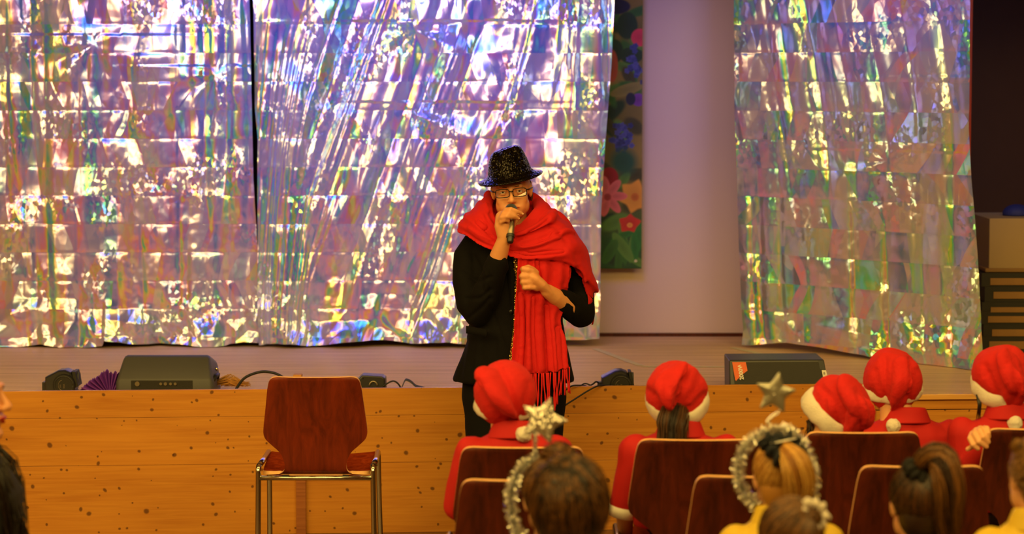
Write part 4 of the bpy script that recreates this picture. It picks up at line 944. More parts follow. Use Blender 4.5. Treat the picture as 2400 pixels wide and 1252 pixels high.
# second layer seen right of the fold line, and the tail over the upper arm
rp = [[(1300, 600, -.13), (1335, 612, -.12)], [(1304, 640, -.135), (1338, 640, -.12)], [(1310, 668, -.12), (1336, 672, -.11)]]
rp = [[(1258, 606, -.172), (1300, 612, -.165), (1340, 626, -.13)], [(1262, 640, -.176), (1300, 644, -.165), (1338, 650, -.14)], [(1278, 668, -.172), (1306, 672, -.16), (1330, 676, -.14)]]
Gc = np.array([[U(*p) for p in r] for r in rp]); G = cr(Gc, 40); G = np.stack([cr(G[:, :, k].T, 40).T for k in range(3)], -1); V, F = sheet(G, .008, .003*np.sin(np.linspace(0, 9, 40))[None, :]*np.ones((40, 1))); sc.add(V, F)
rp = [[(1340, 600, -.11), (1372, 610, -.07), (1385, 640, .0)], [(1352, 640, -.105), (1382, 652, -.075), (1391, 672, -.01)], [(1366, 660, -.09), (1388, 680, -.06), (1392, 700, .0)], [(1378, 690, -.07), (1390, 705, -.04), (1391, 718, .0)]]
Gc = np.array([[U(*p) for p in r] for r in rp]); G = cr(Gc, 40); G = np.stack([cr(G[:, :, k].T, 40).T for k in range(3)], -1); V, F = sheet(G, .010); sc.add(V, F); tail = G[-1]
V, F, N = remesh(sc, .0048, 3)
px, py = PX(V); fr = np.clip((YW+.0-V[:, 1])/.05, 0, 1)
d = .0022*(vnoise(V[:, 0]*60, V[:, 1]*50, V[:, 2]*60, 33)-.5)
for pts, wd, a in (([(1150, 500), (1166, 530), (1195, 550)], 3.2, -.006), ([(1120, 520), (1150, 552), (1185, 575)], 3.5, -.007), ([(1130, 505), (1140, 530)], 4, -.005), ([(1212, 560), (1245, 552), (1290, 530)], 3.2, -.009), ([(1225, 572), (1262, 566), (1312, 545)], 3.4, -.008), ([(1240, 545), (1265, 530), (1285, 512)], 3, -.007),
                   ([(1195, 590), (1245, 596), (1320, 590)], 3.5, -.006), ([(1258, 612), (1262, 640), (1268, 668)], 2.5, -.008), ([(1320, 560), (1345, 600), (1362, 650)], 5, -.005), ([(1222, 690), (1226, 760), (1220, 860)], 5, -.007), ([(1250, 700), (1248, 780), (1256, 870)], 4.5, -.006), ([(1278, 720), (1284, 790), (1290, 868)], 5, -.006),
                   ([(1308, 770), (1315, 868)], 5, -.005), ([(1236, 690), (1238, 780), (1238, 865)], 5, .005), ([(1268, 700), (1268, 800), (1272, 865)], 5, .005), ([(1100, 535), (1125, 552), (1150, 562)], 3, .004), ([(1290, 540), (1330, 575), (1350, 620)], 6, .006)): d = stroke(d, px, py, fr, pts, wd*1.45, a*1.7)
scf = mesh('scarf', (V+N*d[:, None], F), MT['red_wool'], w_)
fb = B()
for i in range(30):
    k = i/29*69; p = hem[int(k)]+np.array([0, -.006, .004]); L0 = .125+.03*rng.random()-.03*(i > 24); sw = (rng.random()-.5)*.022
    for q in range(2):
        e = (rng.random()-.5)*.006
        fb.tube(cr(np.array([p+[e, .0, 0], p+[e+sw*.3, -.004, -L0*.33], p+[sw*.8-e, -.002*q, -L0*.66], p+[sw+(rng.random()-.5)*.006, 0, -L0]]), 10), cr(np.array([[.0026], [.0022], [.0028], [.002]]), 10)[:, 0], n=6)
fringe = mesh('fringe', fb, MT['red_wool'], scf)
fb = B()
for i in range(14):
    p = tail[int(i/13*39)]; p2 = G[int(22+i*1.2), -1] if i > 7 else p
    fb.tube(cr(np.array([p, p+[.003, -.003, -.03], p+[(rng.random()-.5)*.012, 0, -.06-.02*rng.random()]]), 8), .0024, n=6)
mesh('fringe', fb, MT['red_wool'], scf)
# ================================================================ children, seen from behind
def oval(c, rx, ry, n=28, sq=.85):
    t = np.linspace(0, 2*math.pi, n, endpoint=False)
    return [(c[0]+rx*math.copysign(abs(math.cos(v))**sq, math.cos(v)), c[1]+ry*math.copysign(abs(math.sin(v))**sq, math.sin(v)), c[2]) for v in t]
def child(label, px, py, Y, s=.88, yaw=0, pitch=0, roll=0, shirt='red_cotton', sw=.148, group=None, lean=0, collar=True, skin='kidskin', hand=None, sdrop=0, sxo=0, armL=None, cuff=None, seat_z=.47, vox=.0052):
    """a seated child facing the stage; px, py give the middle of the head"""
    hc = W(px, py, Y); k = s/.88
    t = thing('person', (hc[0], Y-.02, 0), label, 'person', group)
    T = head_T(hc, yaw=math.pi+yaw, pitch=-pitch, roll=-roll, s=s)
    b = B(); head_shapes(b, T)
    sh = np.array([hc[0]+sxo-lean*.1, Y-.035, hc[2]-.118*k-sdrop]); zs = sh[2]
    b.tube([hc+[0, -.02, -.06*k], (hc+sh)/2+[0, -.015, -.02], sh+[0, 0, .0]], [.046*k, .043*k, .040*k], n=16, round_ends=True)
    hip = np.array([sh[0], Y-.04, seat_z+.09])
    b.tube([sh+[0, 0, -.06], (sh+hip)/2, hip], [.055*k, .07*k, .085*k], n=16, round_ends=True, squash=1.1)
    arms = []
    for q in (-1, 1):
        S = sh+[q*(sw-.03), 0, -.035]; E = S+[q*.045, .02, -.20*k]; Hn = E+[-q*.05, .19*k, -.03]
        if q == -1 and armL is not None: E, Hn = [np.array(v) for v in armL]
        b.tube([S, E], [.034*k, .029*k], n=12, round_ends=True); b.tube([E, (E*.4+Hn*.6), Hn], [.029*k, .026*k, .019*k], n=12, round_ends=True)
        arms.append((S, E, Hn))
        if not (q == -1 and hand):
            d = (Hn-E)/np.linalg.norm(Hn-E); b.tube([Hn, Hn+d*.05], [.021, .024], n=12, round_ends=True, squash=.6)
            for f in range(4): o_ = np.array([(f-1.5)*.011, 0, 0]); finger(b, [Hn+d*.05+o_, Hn+d*.08+o_+[0, 0, -.004], Hn+d*.098+o_+[0, 0, -.016]], .0065, .0055)
            finger(b, [Hn+d*.01+[-q*.018, 0, 0], Hn+d*.04+[-q*.034, 0, -.004], Hn+d*.06+[-q*.034, 0, -.01]], .0075, .006)
    if hand: hand(b)
    kn = []
    for q in (-1, 1):
        K = hip+[q*.075, .34*k, -.01]; Af = np.array([K[0], K[1]+.02, .07]); kn.append((K, Af))
        b.tube([hip+[q*.06, .0, -.01], K, Af], [.055*k, .042*k, .03], n=12, round_ends=True); b.ell(Af+[0, .05, -.035], (.028, .075, .028))
    V, F, N = remesh(b, vox, 2 if vox > .005 else 1); V = carve(V, N, T.inverted(), [((.032, -.082, .003), (.016, .03, .011), .006), ((-.032, -.082, .003), (.016, .03, .011), .006)])
    mesh('body', (V, F), MT[skin], t); eyes(T, t, lids=False)
    # shirt
    j = B(); zt = zs
    j.loft([oval(sh+[0, 0, .030], .052, .052), oval(sh+[0, 0, .012], .075, .062), oval(sh+[0, 0, -.010], sw*.72, .075), oval(sh+[0, 0, -.035], sw*.95, .085), oval(sh+[0, 0, -.09], sw*.98, .095), oval((sh+hip)/2, sw*.86, .10), oval(hip, sw*.84, .105), oval(hip+[0, 0, -.05], sw*.86, .105)][::-1])
    for (S, E, Hn) in arms:
        e2 = E if shirt != 'red_cotton' or hand else S+(E-S)*.92
        j.tube([S+[0, 0, -.008], S+(E-S)*.5, e2], [.052*k, .050*k, .047*k], n=14, round_ends=True)
        if shirt != 'red_cotton' or hand: j.tube([E, E+(Hn-E)*.9], [.046*k, .034*k], n=14, round_ends=True)
    V, F, N = remesh(j, .007, 3); V = V+N*(.010*(vnoise(V[:, 0]*12, V[:, 1]*12, V[:, 2]*9, int(px))-.5)+.004*(vnoise(V[:, 0]*40, V[:, 1]*30, V[:, 2]*20, 3)-.5))[:, None]
    shm = mesh('shirt', (V, F), MT[shirt], t)
    if collar:
        nv_ = np.linspace(0, 2*math.pi, 41); G_ = []
        for (kk, dz, dy) in ((.052, .040, 0), (.060, .046, 0), (.072, .018, -.002), (.080, -.002, -.004)):
            G_.append([sh+[math.cos(v)*kk*k, math.sin(v)*kk*.95*k+.006+dy, dz-.010*math.sin(v)*(1)] for v in nv_])
        mesh('collar', sheet(cr(np.array(G_), 14), -.004), MT[shirt], shm)
    if cuff is not None:
        (S, E, Hn) = arms[0]; c = S+(E-S)*1.0; d = (E-S)/np.linalg.norm(E-S)
        mesh('white_cuff', B().tube([c-d*.012, c+d*.022], [.047*k, .044*k], n=22), MT['white_plush' if 0 else 'white'], t)
    tr = B().tube([hip+[0, 0, 0], hip+[0, 0, -.03]], [.11*k, .11*k], n=16, round_ends=True)
    for (K, Af) in kn: tr.tube([hip+(K-hip)*[1, .1, 1], K, Af+[0, 0, .04]], [.070*k, .056*k, .045], n=14, round_ends=True)
    V, F, N = remesh(tr, .010, 2); mesh('trousers', (V, F), MT['denim'], t)
    for (K, Af) in kn:
        s_ = B().ell(Af+[0, .05, -.03], (.036, .095, .036)).ell(Af+[0, -.01, -.015], (.034, .045, .045)); V, F, N = remesh(s_, .008, 1); V[:, 2] = np.maximum(V[:, 2], .001); mesh('shoe', (V, F), MT['shoe'], t)
    return t, hc, T
def hair_mesh(name, strands, mt, parent, rad=.0013, tone=None, tip=.4):
    """strands: n x k x 3 array -> one mesh of thin three-sided locks"""
    S = np.asarray(strands, float); n, k = S.shape[:2]
    Tn = np.gradient(S, axis=1); Tn /= np.linalg.norm(Tn, axis=2)[:, :, None]+1e-9
    u = np.cross(Tn, np.array([.3, .9, .2])); u /= np.linalg.norm(u, axis=2)[:, :, None]+1e-9; v = np.cross(Tn, u)
    r = rad*np.interp(np.linspace(0, 1, k), [0, .7, 1], [1, 1, tip])[None, :, None]*(.6+.8*rng.random((n, 1, 1)))
    V = np.stack([S+r*(math.cos(a)*u+math.sin(a)*v) for a in (0, 2.094, 4.189)], 2).reshape(-1, 3)
    base = (np.arange(n)[:, None]*k+np.arange(k-1)[None, :])*3; F = []
    for a in range(3): c = (a+1) % 3; F.append(np.stack([base+a, base+c, base+3+c, base+3+a], -1).reshape(-1, 4))
    tn = rng.random(n) if tone is None else tone; tc = np.repeat(tn, k*3)[:, None]*np.ones((1, 3))
    return mesh(name, (V, np.concatenate(F)), mt, parent, attr={'tone': tc})
def skull(T, d): d = d/(np.linalg.norm(d, axis=-1, keepdims=True)+1e-9); return d*np.array([.0785, .098, .090])+np.array([0, .016, .030])
def xf(T, P): return P @ np.array(T.to_3x3()).T + np.array(T.translation)
def scalp_dirs(n, low=-.75):
    out = []
    while len(out) < n:
        d = rng.normal(size=3); d /= np.linalg.norm(d)
        if d[1] < -.35 and d[2] < .42: continue   # face
        if d[2] < low: continue
        if d[1] < .15 and d[2] < -.35: continue
        out.append(d)
    return np.array(out)
def capmesh(T, mt, parent, k=1.0, name='scalp_hair'):
    b = B(T); b.ell((0, .022, .034), (.0765*k, .0935*k, .087*k), nu=20, nv=28); b.ell((0, .05, -.02), (.066*k, .060*k, .07*k)); V, F, N = remesh(b, .005, 3)
    return mesh(name, (V, F), mt, parent, attr={'tone': np.full((len(V), 3), .12)})
def clump(D, sc=9, seed=3):
    return np.clip((vnoise(D[:, 0]*sc, D[:, 1]*sc, D[:, 2]*sc, seed)-.30)*1.5+.35*(rng.random(len(D))-.5), 0, 1)
def gathered(T, g, n, parent, mt, lift=.004, rad=.0013, low=-.75, name='combed_hair'):
    D = scalp_dirs(n, low); g = np.array(g, float); g /= np.linalg.norm(g); k = 9; S = np.zeros((n, k, 3)); ph = rng.random(n)*6
    for i, a in enumerate(np.linspace(0, 1, k)):
        d = D*(1-a)+g*a; p = skull(T, d); q = d/(np.linalg.norm(d, axis=1, keepdims=True)+1e-9)
        S[:, i] = p+q*(lift*np.sin(a*math.pi)[None] if 0 else lift*(math.sin(a*math.pi)*(.4+rng.random((n, 1))*.8)+.25))
    return hair_mesh(name, xf(T, S), mt, parent, rad, tone=clump(D))
def pony(path, radii, n, parent, mt, rad=.0014, k=14, name='ponytail', messy=.004):
    P = cr(np.array(path), k); R = cr(np.array(radii)[:, None], k)[:, 0]; Tn = np.gradient(P, axis=0); Tn /= np.linalg.norm(Tn, axis=1)[:, None]
    u = np.cross(Tn, [0, 1.0, .1]); u /= np.linalg.norm(u, axis=1)[:, None]; v = np.cross(Tn, u)
    a = rng.random(n)*2*math.pi; r = np.sqrt(rng.random(n)); S = P[None]+R[None, :, None]*(r[:, None, None]*(np.cos(a)[:, None, None]*u[None]+np.sin(a)[:, None, None]*v[None]))
    ns = rng.normal(size=(n, 4, 3))*messy; S = S+np.stack([cr(x, k) for x in ns])*np.linspace(0, 1, k)[None, :, None]
    ln = .82+.18*rng.random(n); t = np.linspace(0, 1, k)
    for i in range(n): S[i] = np.stack([np.interp(t*ln[i], t, S[i, :, c]) for c in range(3)], -1)
    return hair_mesh(name, S, mt, parent, rad, tone=clump(np.stack([np.cos(a)*r, np.sin(a)*r, 0*r], -1), 3.5))
def scrunchie(c, ax, R, r, mt, parent, name='scrunchie', fuzz=.3):
    ax = np.array(ax, float); ax /= np.linalg.norm(ax); u = np.cross(ax, [0, 0, 1.0]) if abs(ax[2]) < .9 else np.cross(ax, [0, 1.0, 0]); u /= np.linalg.norm(u); v = np.cross(ax, u)
    nu, nv = 60, 16; G = np.zeros((nu, nv, 3))
    for i in range(nu):
        a = 2*math.pi*i/nu; d = math.cos(a)*u+math.sin(a)*v
        rr = r*(1+fuzz*math.sin(a*9+math.sin(a*3))*.6)
        for j_ in range(nv):
            p = 2*math.pi*j_/nv; G[i, j_] = np.array(c)+d*(R+rr*math.cos(p))+ax*rr*math.sin(p)
    idx = np.arange(nu*nv).reshape(nu, nv); F = np.stack([idx, np.roll(idx, -1, 0), np.roll(np.roll(idx, -1, 0), -1, 1), np.roll(idx, -1, 1)], -1).reshape(-1, 4)
    V = G.reshape(-1, 3); N = normals(V, F); V = V+N*(r*fuzz*.8*(vnoise(V[:, 0]*120, V[:, 1]*120, V[:, 2]*120, 4)-.5))[:, None]
    return mesh(name, (V, F), MT[mt], parent)
def tinsel(path, n, parent, L=.017, wd=.0011, name='tinsel', core=.003):
    P = cr(np.array(path), 200); Tn = np.gradient(P, axis=0); Tn /= np.linalg.norm(Tn, axis=1)[:, None]
    i = rng.integers(0, 200, n); c = P[i]; t = Tn[i]; d = rng.normal(size=(n, 3)); d -= (d*t).sum(1)[:, None]*t*.85; d /= np.linalg.norm(d, axis=1)[:, None]
    w2 = rng.normal(size=(n, 3)); w2 -= (w2*d).sum(1)[:, None]*d; w2 /= np.linalg.norm(w2, axis=1)[:, None]; l = L*(.6+.6*rng.random((n, 1))); w2 *= wd
    b_ = rng.normal(size=(n, 3))*.003
    V = np.stack([c-w2, c+w2, c+d*l*.5+w2+b_, c+d*l*.5-w2+b_, c+d*l+w2*.7, c+d*l-w2*.7], 1).reshape(-1, 3)
    k = np.arange(n)[:, None]*6; F = np.concatenate([k+np.array([[0, 1, 2, 3]]), k+np.array([[3, 2, 4, 5]])])
    o = mesh(name, (V, F), MT['tinsel'], parent, smooth=False); o['kind'] = 'stuff'
    mesh('band', B().tube(P[::4], core, n=8), MT['grey'], parent); return o
def star(c, R, rin, rot, thick, mt, parent, tilt=(0, 0, 0), sharp=.15, name='star'):
    n = 5; pts = []
    for i in range(2*n):
        a = math.pi/2+rot+i*math.pi/n; r = R if i % 2 == 0 else rin; pts.append((r*math.cos(a), r*math.sin(a)))
    pts = np.array(pts+pts[:1]); dense = np.stack([np.interp(np.linspace(0, 10, 121)[:-1], np.arange(11), pts[:, q]) for q in (0, 1)], -1)
    for _ in range(3): dense = (np.roll(dense, 1, 0)+2*dense+np.roll(dense, -1, 0))/4
    ks = np.sin(np.linspace(0.02, math.pi/2, 12)); rings = []
    Rm = np.array(Euler(tilt).to_matrix())
    for sgn in (1, -1):
        rr = []
        for k_ in ks:
            h = thick*math.sqrt(max(0, 1-k_**2)); rr.append([np.array(c)+Rm @ np.array([x*k_, -sgn*h, z*k_]) for x, z in dense])
        rings += rr if sgn == 1 else rr[::-1][1:]
    b = B(); b.loft(rings); return mesh(name, b, MT[mt], parent)
def santa(t, hc, px, py, Y, rx, rz, tail, creases, pom, trim, seed=0, ztop=0):
    """plush hat: dome over the head, hanging tail, white band and bobble"""
    c = W(px, py, Y); b = B(); sc_ = F_PX/Y
    b.ell(c, (rx, .108, rz), nu=16, nv=24); b.ell(c+[0, .02, .01], (rx*.94, .10, rz*.95))
    P = []; R = []
    for (tx, ty, r) in tail:
        q = W(tx, ty, Y); ex = (q[0]-c[0])/rx; ez = (q[2]-c[2])/rz; k = max(0, 1-ex*ex-ez*ez)
        P.append([q[0], c[1]-.108*math.sqrt(k)-.004-.004*(ty > py+40), q[2]]); R.append(r)
    P = cr(np.array(P), 16); R = cr(np.array(R)[:, None], 16)[:, 0]
    for i in range(15):
        b.tube([P[i], P[i+1]], [R[i], R[i+1]], n=16, round_ends=True, squash=.45)
    V, F, N = remesh(b, .0042, 5); X_, Z_ = PX(V); fr = np.clip((Y+.02-V[:, 1])/.04, 0, 1)
    d = .013*(vnoise(V[:, 0]*16, V[:, 1]*16, V[:, 2]*9, seed)-.5)+.0016*(vnoise(V[:, 0]*150, V[:, 1]*150, V[:, 2]*150, seed)-.5)
    for pts, wd, a in creases:
        q, _ = polydist(X_, Z_, pts); d = d+a*.60*fr*gauss(q, wd*1.9)
    V = V+N*d[:, None]; hat = mesh('santa_hat', (V, F), MT['red_plush'], t)
    # band
    (tx, tz, ty, tr_, pit, rol, r) = trim[:7]; ry_ = trim[7] if len(trim) > 7 else .100; cc = c+np.array([tx, ty, tz]); E_ = np.array(Euler((pit, rol, 0)).to_matrix()); nu, nv = 90, 14
    G = np.zeros((nu, nv, 3))
    for i in range(nu):
        a = 2*math.pi*i/nu; dd_ = np.array([math.cos(a)*tr_, math.sin(a)*ry_, 0]); o_ = np.array([math.cos(a), math.sin(a), 0])
        for j_ in range(nv):
            p = 2*math.pi*j_/nv; G[i, j_] = cc+E_ @ (dd_+o_*r*.62*math.cos(p)+np.array([0, 0, 1])*r*1.5*math.sin(p))
    idx = np.arange(nu*nv).reshape(nu, nv); F = np.stack([idx, np.roll(idx, -1, 0), np.roll(np.roll(idx, -1, 0), -1, 1), np.roll(idx, -1, 1)], -1).reshape(-1, 4); V = G.reshape(-1, 3); N = normals(V, F)
    V = V+N*(.007*(vnoise(V[:, 0]*45, V[:, 1]*45, V[:, 2]*45, 2)-.4))[:, None]; mesh('fur_band', (V, F), MT['white_plush'], hat)
    if pom is not None:
        q = W(pom[0], pom[1], Y); q[1] = min(P[-1][1]-.006, c[1]-.105); b = B(); b.ell(q, pom[2], nu=28, nv=36); V, F, N = remesh(b, .003, 1); V = V+N*(.005*(vnoise(V[:, 0]*110, V[:, 1]*110, V[:, 2]*110, 6)-.5)+.0035*(vnoise(V[:, 0]*40, V[:, 1]*40, V[:, 2]*40, 8)-.5))[:, None]
        mesh('bobble', (V, F), MT['white_plush'], hat)
    return hat
gs = 'children in red hats and shirts'
tsl = hair_mat('tousled_brown_hair', (30, 16, 7), (142, 92, 38)); brn = hair_mat('brown_hair', (52, 28, 10), (150, 98, 40)); dkb = hair_mat('dark_brown_hair', (30, 16, 8), (104, 62, 26)); bln = hair_mat('blond_hair', (168, 112, 44), (240, 190, 96)); blk = hair_mat('black_hair', (14, 9, 7), (48, 30, 20)); srt = hair_mat('short_fair_hair', (96, 62, 26), (190, 136, 62))

# S1
Y = 7.32
t, hc, T = child('child in a red hat and shirt whose bobble touches the silver sequin star', 1183, 935, Y, .86, sw=.160, group=None, sxo=.028)
santa(t, hc, 1185, 925, Y, .0965, .101, [(1150, 885, .055), (1172, 920, .046), (1196, 955, .030), (1218, 988, .012)],
      [([(1171, 861), (1190, 900), (1206, 945), (1220, 985)], 4, -.015), ([(1122, 895), (1134, 928), (1150, 955), (1178, 978), (1215, 990)], 4, -.013), ([(1240, 900), (1232, 940), (1226, 975)], 5, -.007), ([(1150, 880), (1180, 930), (1205, 975)], 9, .006), ([(1140, 870), (1160, 855)], 5, -.005)],
      (1227, 1007, .0250), (-.004, -.038, .01, .086, .25, .06, .012, .080), 1)
# S2
Y = 7.46
t, hc, T = child('child with long brown hair under a red hat, arm with a white cuff', 1585, 935, Y, .86, sw=.168, sxo=.010, roll=.1, cuff=True, armL=(W(1462, 1195, Y-.02), W(1468, 1262, Y+.10)))
hw = cr(np.array([W(1580, 960, Y-.06), W(1576, 1000, Y-.105), W(1574, 1050, Y-.115)]), 8)
pony([W(1585, 950, Y-.05), W(1578, 990, Y-.092), W(1576, 1020, Y-.105), W(1574, 1080, Y-.118)], [.04, .050, .046, .05], 420, t, dkb, name='long_hair')
santa(t, hc, 1585, 922, Y, .094, .097, [(1580, 868, .045), (1562, 892, .050), (1563, 925, .040), (1568, 960, .023), (1571, 990, .011)],
      [([(1612, 862), (1602, 890), (1592, 930), (1578, 985)], 4, -.017), ([(1516, 912), (1536, 930), (1548, 955), (1560, 985)], 4.5, -.015), ([(1640, 880), (1628, 920), (1600, 950)], 6, -.010), ([(1588, 965), (1625, 955), (1650, 925)], 4, -.012), ([(1560, 870), (1520, 900)], 8, .006), ([(1610, 850), (1640, 880), (1655, 920)], 6, .006), ([(1525, 930), (1530, 955)], 4, -.008)],
      (1569, 1012, .0250), (.004, -.020, .01, .088, .62, -.12, .0185), 2)
# S3, leaning
Y = 7.60
t, hc, T = child('child in a tilted red hat with its white band turned to the left', 1960, 960, Y, .86, yaw=.2, roll=.5, sw=.15, sxo=-.01, sdrop=.03)
santa(t, hc, 1967, 952, Y, .103, .092, [(1985, 905, .055), (2000, 935, .055), (2005, 965, .048), (1990, 1000, .034), (1984, 1022, .022)],
      [([(1922, 905), (1945, 925), (1958, 950), (1968, 1006)], 4.5, -.017), ([(1930, 930), (1934, 970), (1955, 1000)], 5, -.012), ([(1975, 890), (1990, 910), (1992, 960), (1986, 1010)], 7, .009), ([(2010, 920), (2024, 950), (2020, 985), (2004, 1010)], 5, -.010), ([(1908, 920), (1912, 960), (1935, 990)], 5, -.008), ([(1955, 893), (2000, 900), (2035, 925)], 6, -.005)],
      None, (-.022, -.030, .01, .098, .30, .62, .0185), 3)
pony([W(1896, 985, Y-.02), W(1900, 1005, Y-.03), W(1894, 1040, Y-.03)], [.010, .011, .008], 60, t, dkb, name='hair_lock')
# S4
Y = 8.1
t, hc, T = child('child in a red shirt with collar, its hat tail hanging straight down to the bobble', 2092, 905, Y, .90, sw=.178, sxo=.042)
santa(t, hc, 2092, 892, Y, .1010, .102, [(2106, 850, .034), (2104, 885, .040), (2100, 920, .040), (2092, 948, .028), (2085, 970, .012)],
      [([(2074, 842), (2073, 880), (2074, 925), (2082, 968)], 4, -.015), ([(2135, 838), (2138, 880), (2128, 930), (2100, 962)], 4, -.014), ([(2052, 870), (2058, 910), (2070, 935)], 4.5, -.009), ([(2040, 920), (2060, 940), (2078, 955)], 4, -.009), ([(2150, 870), (2146, 900), (2128, 935)], 4, -.009), ([(2104, 850), (2104, 900), (2096, 945)], 8, .006), ([(2060, 850), (2044, 880), (2038, 900)], 6, .005)],
      (2082, 988, .0245), (.002, -.034, .01, .094, .22, -.02, .013, .082), 4)
# S5
Y = 7.74
def s5hand(b):
    yh = 7.415
    b.tube([W(2320, 1042, 7.52), W(2308, 1020, 7.47), W(2298, 1016, yh+.03)], [.022, .024, .020], n=14, round_ends=True, squash=.8)
    finger(b, [W(2308, 1005, yh+.03), W(2313, 1005, yh-.014), W(2316, 1016, yh-.030), W(2315, 1027, yh-.028)], .0108, .0085)
    finger(b, [W(2298, 1005, yh+.02), W(2297, 1010, yh-.022), W(2304, 1025, yh-.036), W(2316, 1036, yh-.030)], .0108, .0085)
    finger(b, [W(2288, 1009, yh+.015), W(2284, 1018, yh-.020), W(2294, 1036, yh-.036), W(2312, 1047, yh-.028)], .0105, .0082)
    finger(b, [W(2279, 1016, yh+.012), W(2273, 1028, yh-.014), W(2280, 1043, yh-.028), W(2292, 1052, yh-.026)], .0096, .0076)
    finger(b, [W(2292, 1034, yh+.02), W(2281, 1046, yh+.004), W(2268, 1053, yh-.002)], .0098, .0078)
t, hc, T = child('child in a red hat gripping the corner of a chair back with one hand', 2350, 895, Y, .87, sw=.172, sxo=.012, hand=s5hand, vox=.0032, armL=(W(2262, 1110, 7.70), W(2322, 1046, 7.54)))
santa(t, hc, 2350, 885, Y, .0985, .101, [(2352, 842, .05), (2362, 880, .050), (2366, 915, .040), (2362, 945, .024), (2361, 966, .011)],
      [([(2310, 860), (2322, 890), (2340, 925), (2358, 960)], 4.5, -.014), ([(2370, 820), (2385, 860), (2388, 900), (2370, 955)], 5, -.012), ([(2284, 905), (2305, 925), (2345, 945)], 4.5, -.013), ([(2400, 860), (2400, 900), (2385, 930)], 5, -.008), ([(2312, 872), (2308, 880)], 3, -.008), ([(2345, 835), (2352, 900), (2360, 950)], 8, .005)],
      (2363, 981, .0250), (.0, -.025, .01, .09, .50, .05, .017), 5)
for i in range(3): mesh('hair_lock', B().tube([W(2290+i*3, 925, Y-.03), W(2294+i*2, 950, Y-.04), W(2288+i*4, 985+i*3, Y-.035)], [.005, .004, .001], n=6), blk, t)

# T2: tinsel halo with fabric star, blond ponytail
Y = 5.98
t, hc, T = child('child with a blond ponytail, dark scrunchie and tinsel halo under a grey star', 1828, 1122, Y, .84, sw=.14, shirt='yellow', collar=True)
capmesh(T, bln, t); G0 = W(1836, 1052, Y-.07); gathered(T, (-.05, .62, .72), 1500, t, bln)
pony([G0+[0, .02, .01], G0+[.006, -.025, .0], W(1862, 1085, Y-.14), W(1872, 1130, Y-.135), W(1866, 1180, Y-.12), W(1862, 1205, Y-.11)], [.012, .020, .034, .036, .026, .010], 700, t, bln)
scrunchie(G0+[.004, -.012, -.002], (.1, -.5, .5), .026, .021, 'scrunch', t, fuzz=.6); scrunchie(G0+[-.028, -.010, .010], (.2, -.6, .6), .014, .016, 'scrunch', t, fuzz=.7)
mesh('white_ribbon', B().tube([G0+[-.045, -.018, .016], G0+[-.02, -.030, .020], G0+[.005, -.034, .026], G0+[.028, -.028, .030]], [.002, .004, .0045, .002], n=8, round_ends=True, squash=.5), MT['white'], t)
hbn = thing('headband', W(1818, 1190, Y), 'silver tinsel halo headband carrying a grey fabric star on a spring', 'headband')
hbn.parent = t; hbn.location = tuple(np.array(hbn.location)-origin(t)); del hbn['label']; del hbn['category']
path = [W(1775, 1188, Y-.02), W(1742, 1150, Y-.0), W(1731, 1100, Y+.01), W(1745, 1050, Y+.02), W(1785, 1018, Y+.025), W(1830, 1008, Y+.025), W(1872, 1028, Y+.02), W(1896, 1075, Y+.01), W(1906, 1120, Y), W(1902, 1165, Y-.02), W(1890, 1190, Y-.02)]
tinsel(path, 3000, hbn, .019, .0011)
star(W(1817, 922, Y-.02), .056, .028, -.18, .008, 'silverstar', hbn, (0, 0, .15))
mesh('star_gem', B().ell(W(1815, 925, Y-.036), .0022), MT['tinsel'], hbn)
a = np.linspace(0, 1, 90); ctr = cr(np.array([W(1828, 965, Y-.01), W(1808, 978, Y-.01), W(1800, 992, Y), W(1830, 1000, Y+.01), W(1858, 1003, Y+.02)]), 90)
mesh('spring', B().tube(ctr+np.stack([.003*np.cos(a*90), .003*np.sin(a*90), .003*np.sin(a*90)], -1), .0016, n=6), MT['tinsel'], hbn)
# T1: messy bun, tinsel ring and sequin star
Y = 5.98
t, hc, T = child('child with a messy bun, silver tinsel ring and a sequin star on a stick', 1292, 1172, Y, .86, sw=.14, shirt='navy', collar=False)
capmesh(T, brn, t); gathered(T, (0, .25, .95), 1300, t, brn, lift=.008)
bc_ = W(1308, 1066, Y-.02); n = 420; S = []
for i in range(n):
    ax = rng.normal(size=3); ax /= np.linalg.norm(ax); u = np.cross(ax, [.1, .2, 1]); u /= np.linalg.norm(u); v = np.cross(ax, u); a0 = rng.random()*6; ar = np.linspace(a0, a0+2.6+rng.random()*2, 12); r = .020+.013*rng.random()
    S.append(bc_+(np.cos(ar)[:, None]*u+np.sin(ar)[:, None]*v)*r*np.array([1.25, 1, .85])+rng.normal(size=3)*.003)
bn = hair_mesh('bun', S, brn, t, .0015); mesh('bun_core', B().ell(bc_, (.026, .022, .018)), brn, t)
hbn = bpy.data.objects.new('headband', None); COL.objects.link(hbn); hbn.parent = t; hbn.location = tuple(W(1250, 1200, Y)-origin(t))
tinsel([W(1226, 1262, Y-.02), W(1207, 1235, Y-.01), W(1198, 1190, Y), W(1200, 1145, Y+.01), W(1216, 1105, Y+.02), W(1240, 1085, Y+.025), W(1262, 1078, Y+.025)], 1500, hbn, .019, .0012)
tinsel([W(1330, 1092, Y-.02), W(1343, 1078, Y-.02), W(1350, 1066, Y-.02)], 260, hbn, .013, .0012)
tinsel([W(1256, 1080, Y+.0), W(1255, 1050, Y), W(1253, 1020, Y), W(1252, 1000, Y)], 240, hbn, .006, .0011, core=.0026)
star(W(1273, 986, Y), .064, .033, -.32, .010, 'silverseq', hbn, (0, 0, -.1))
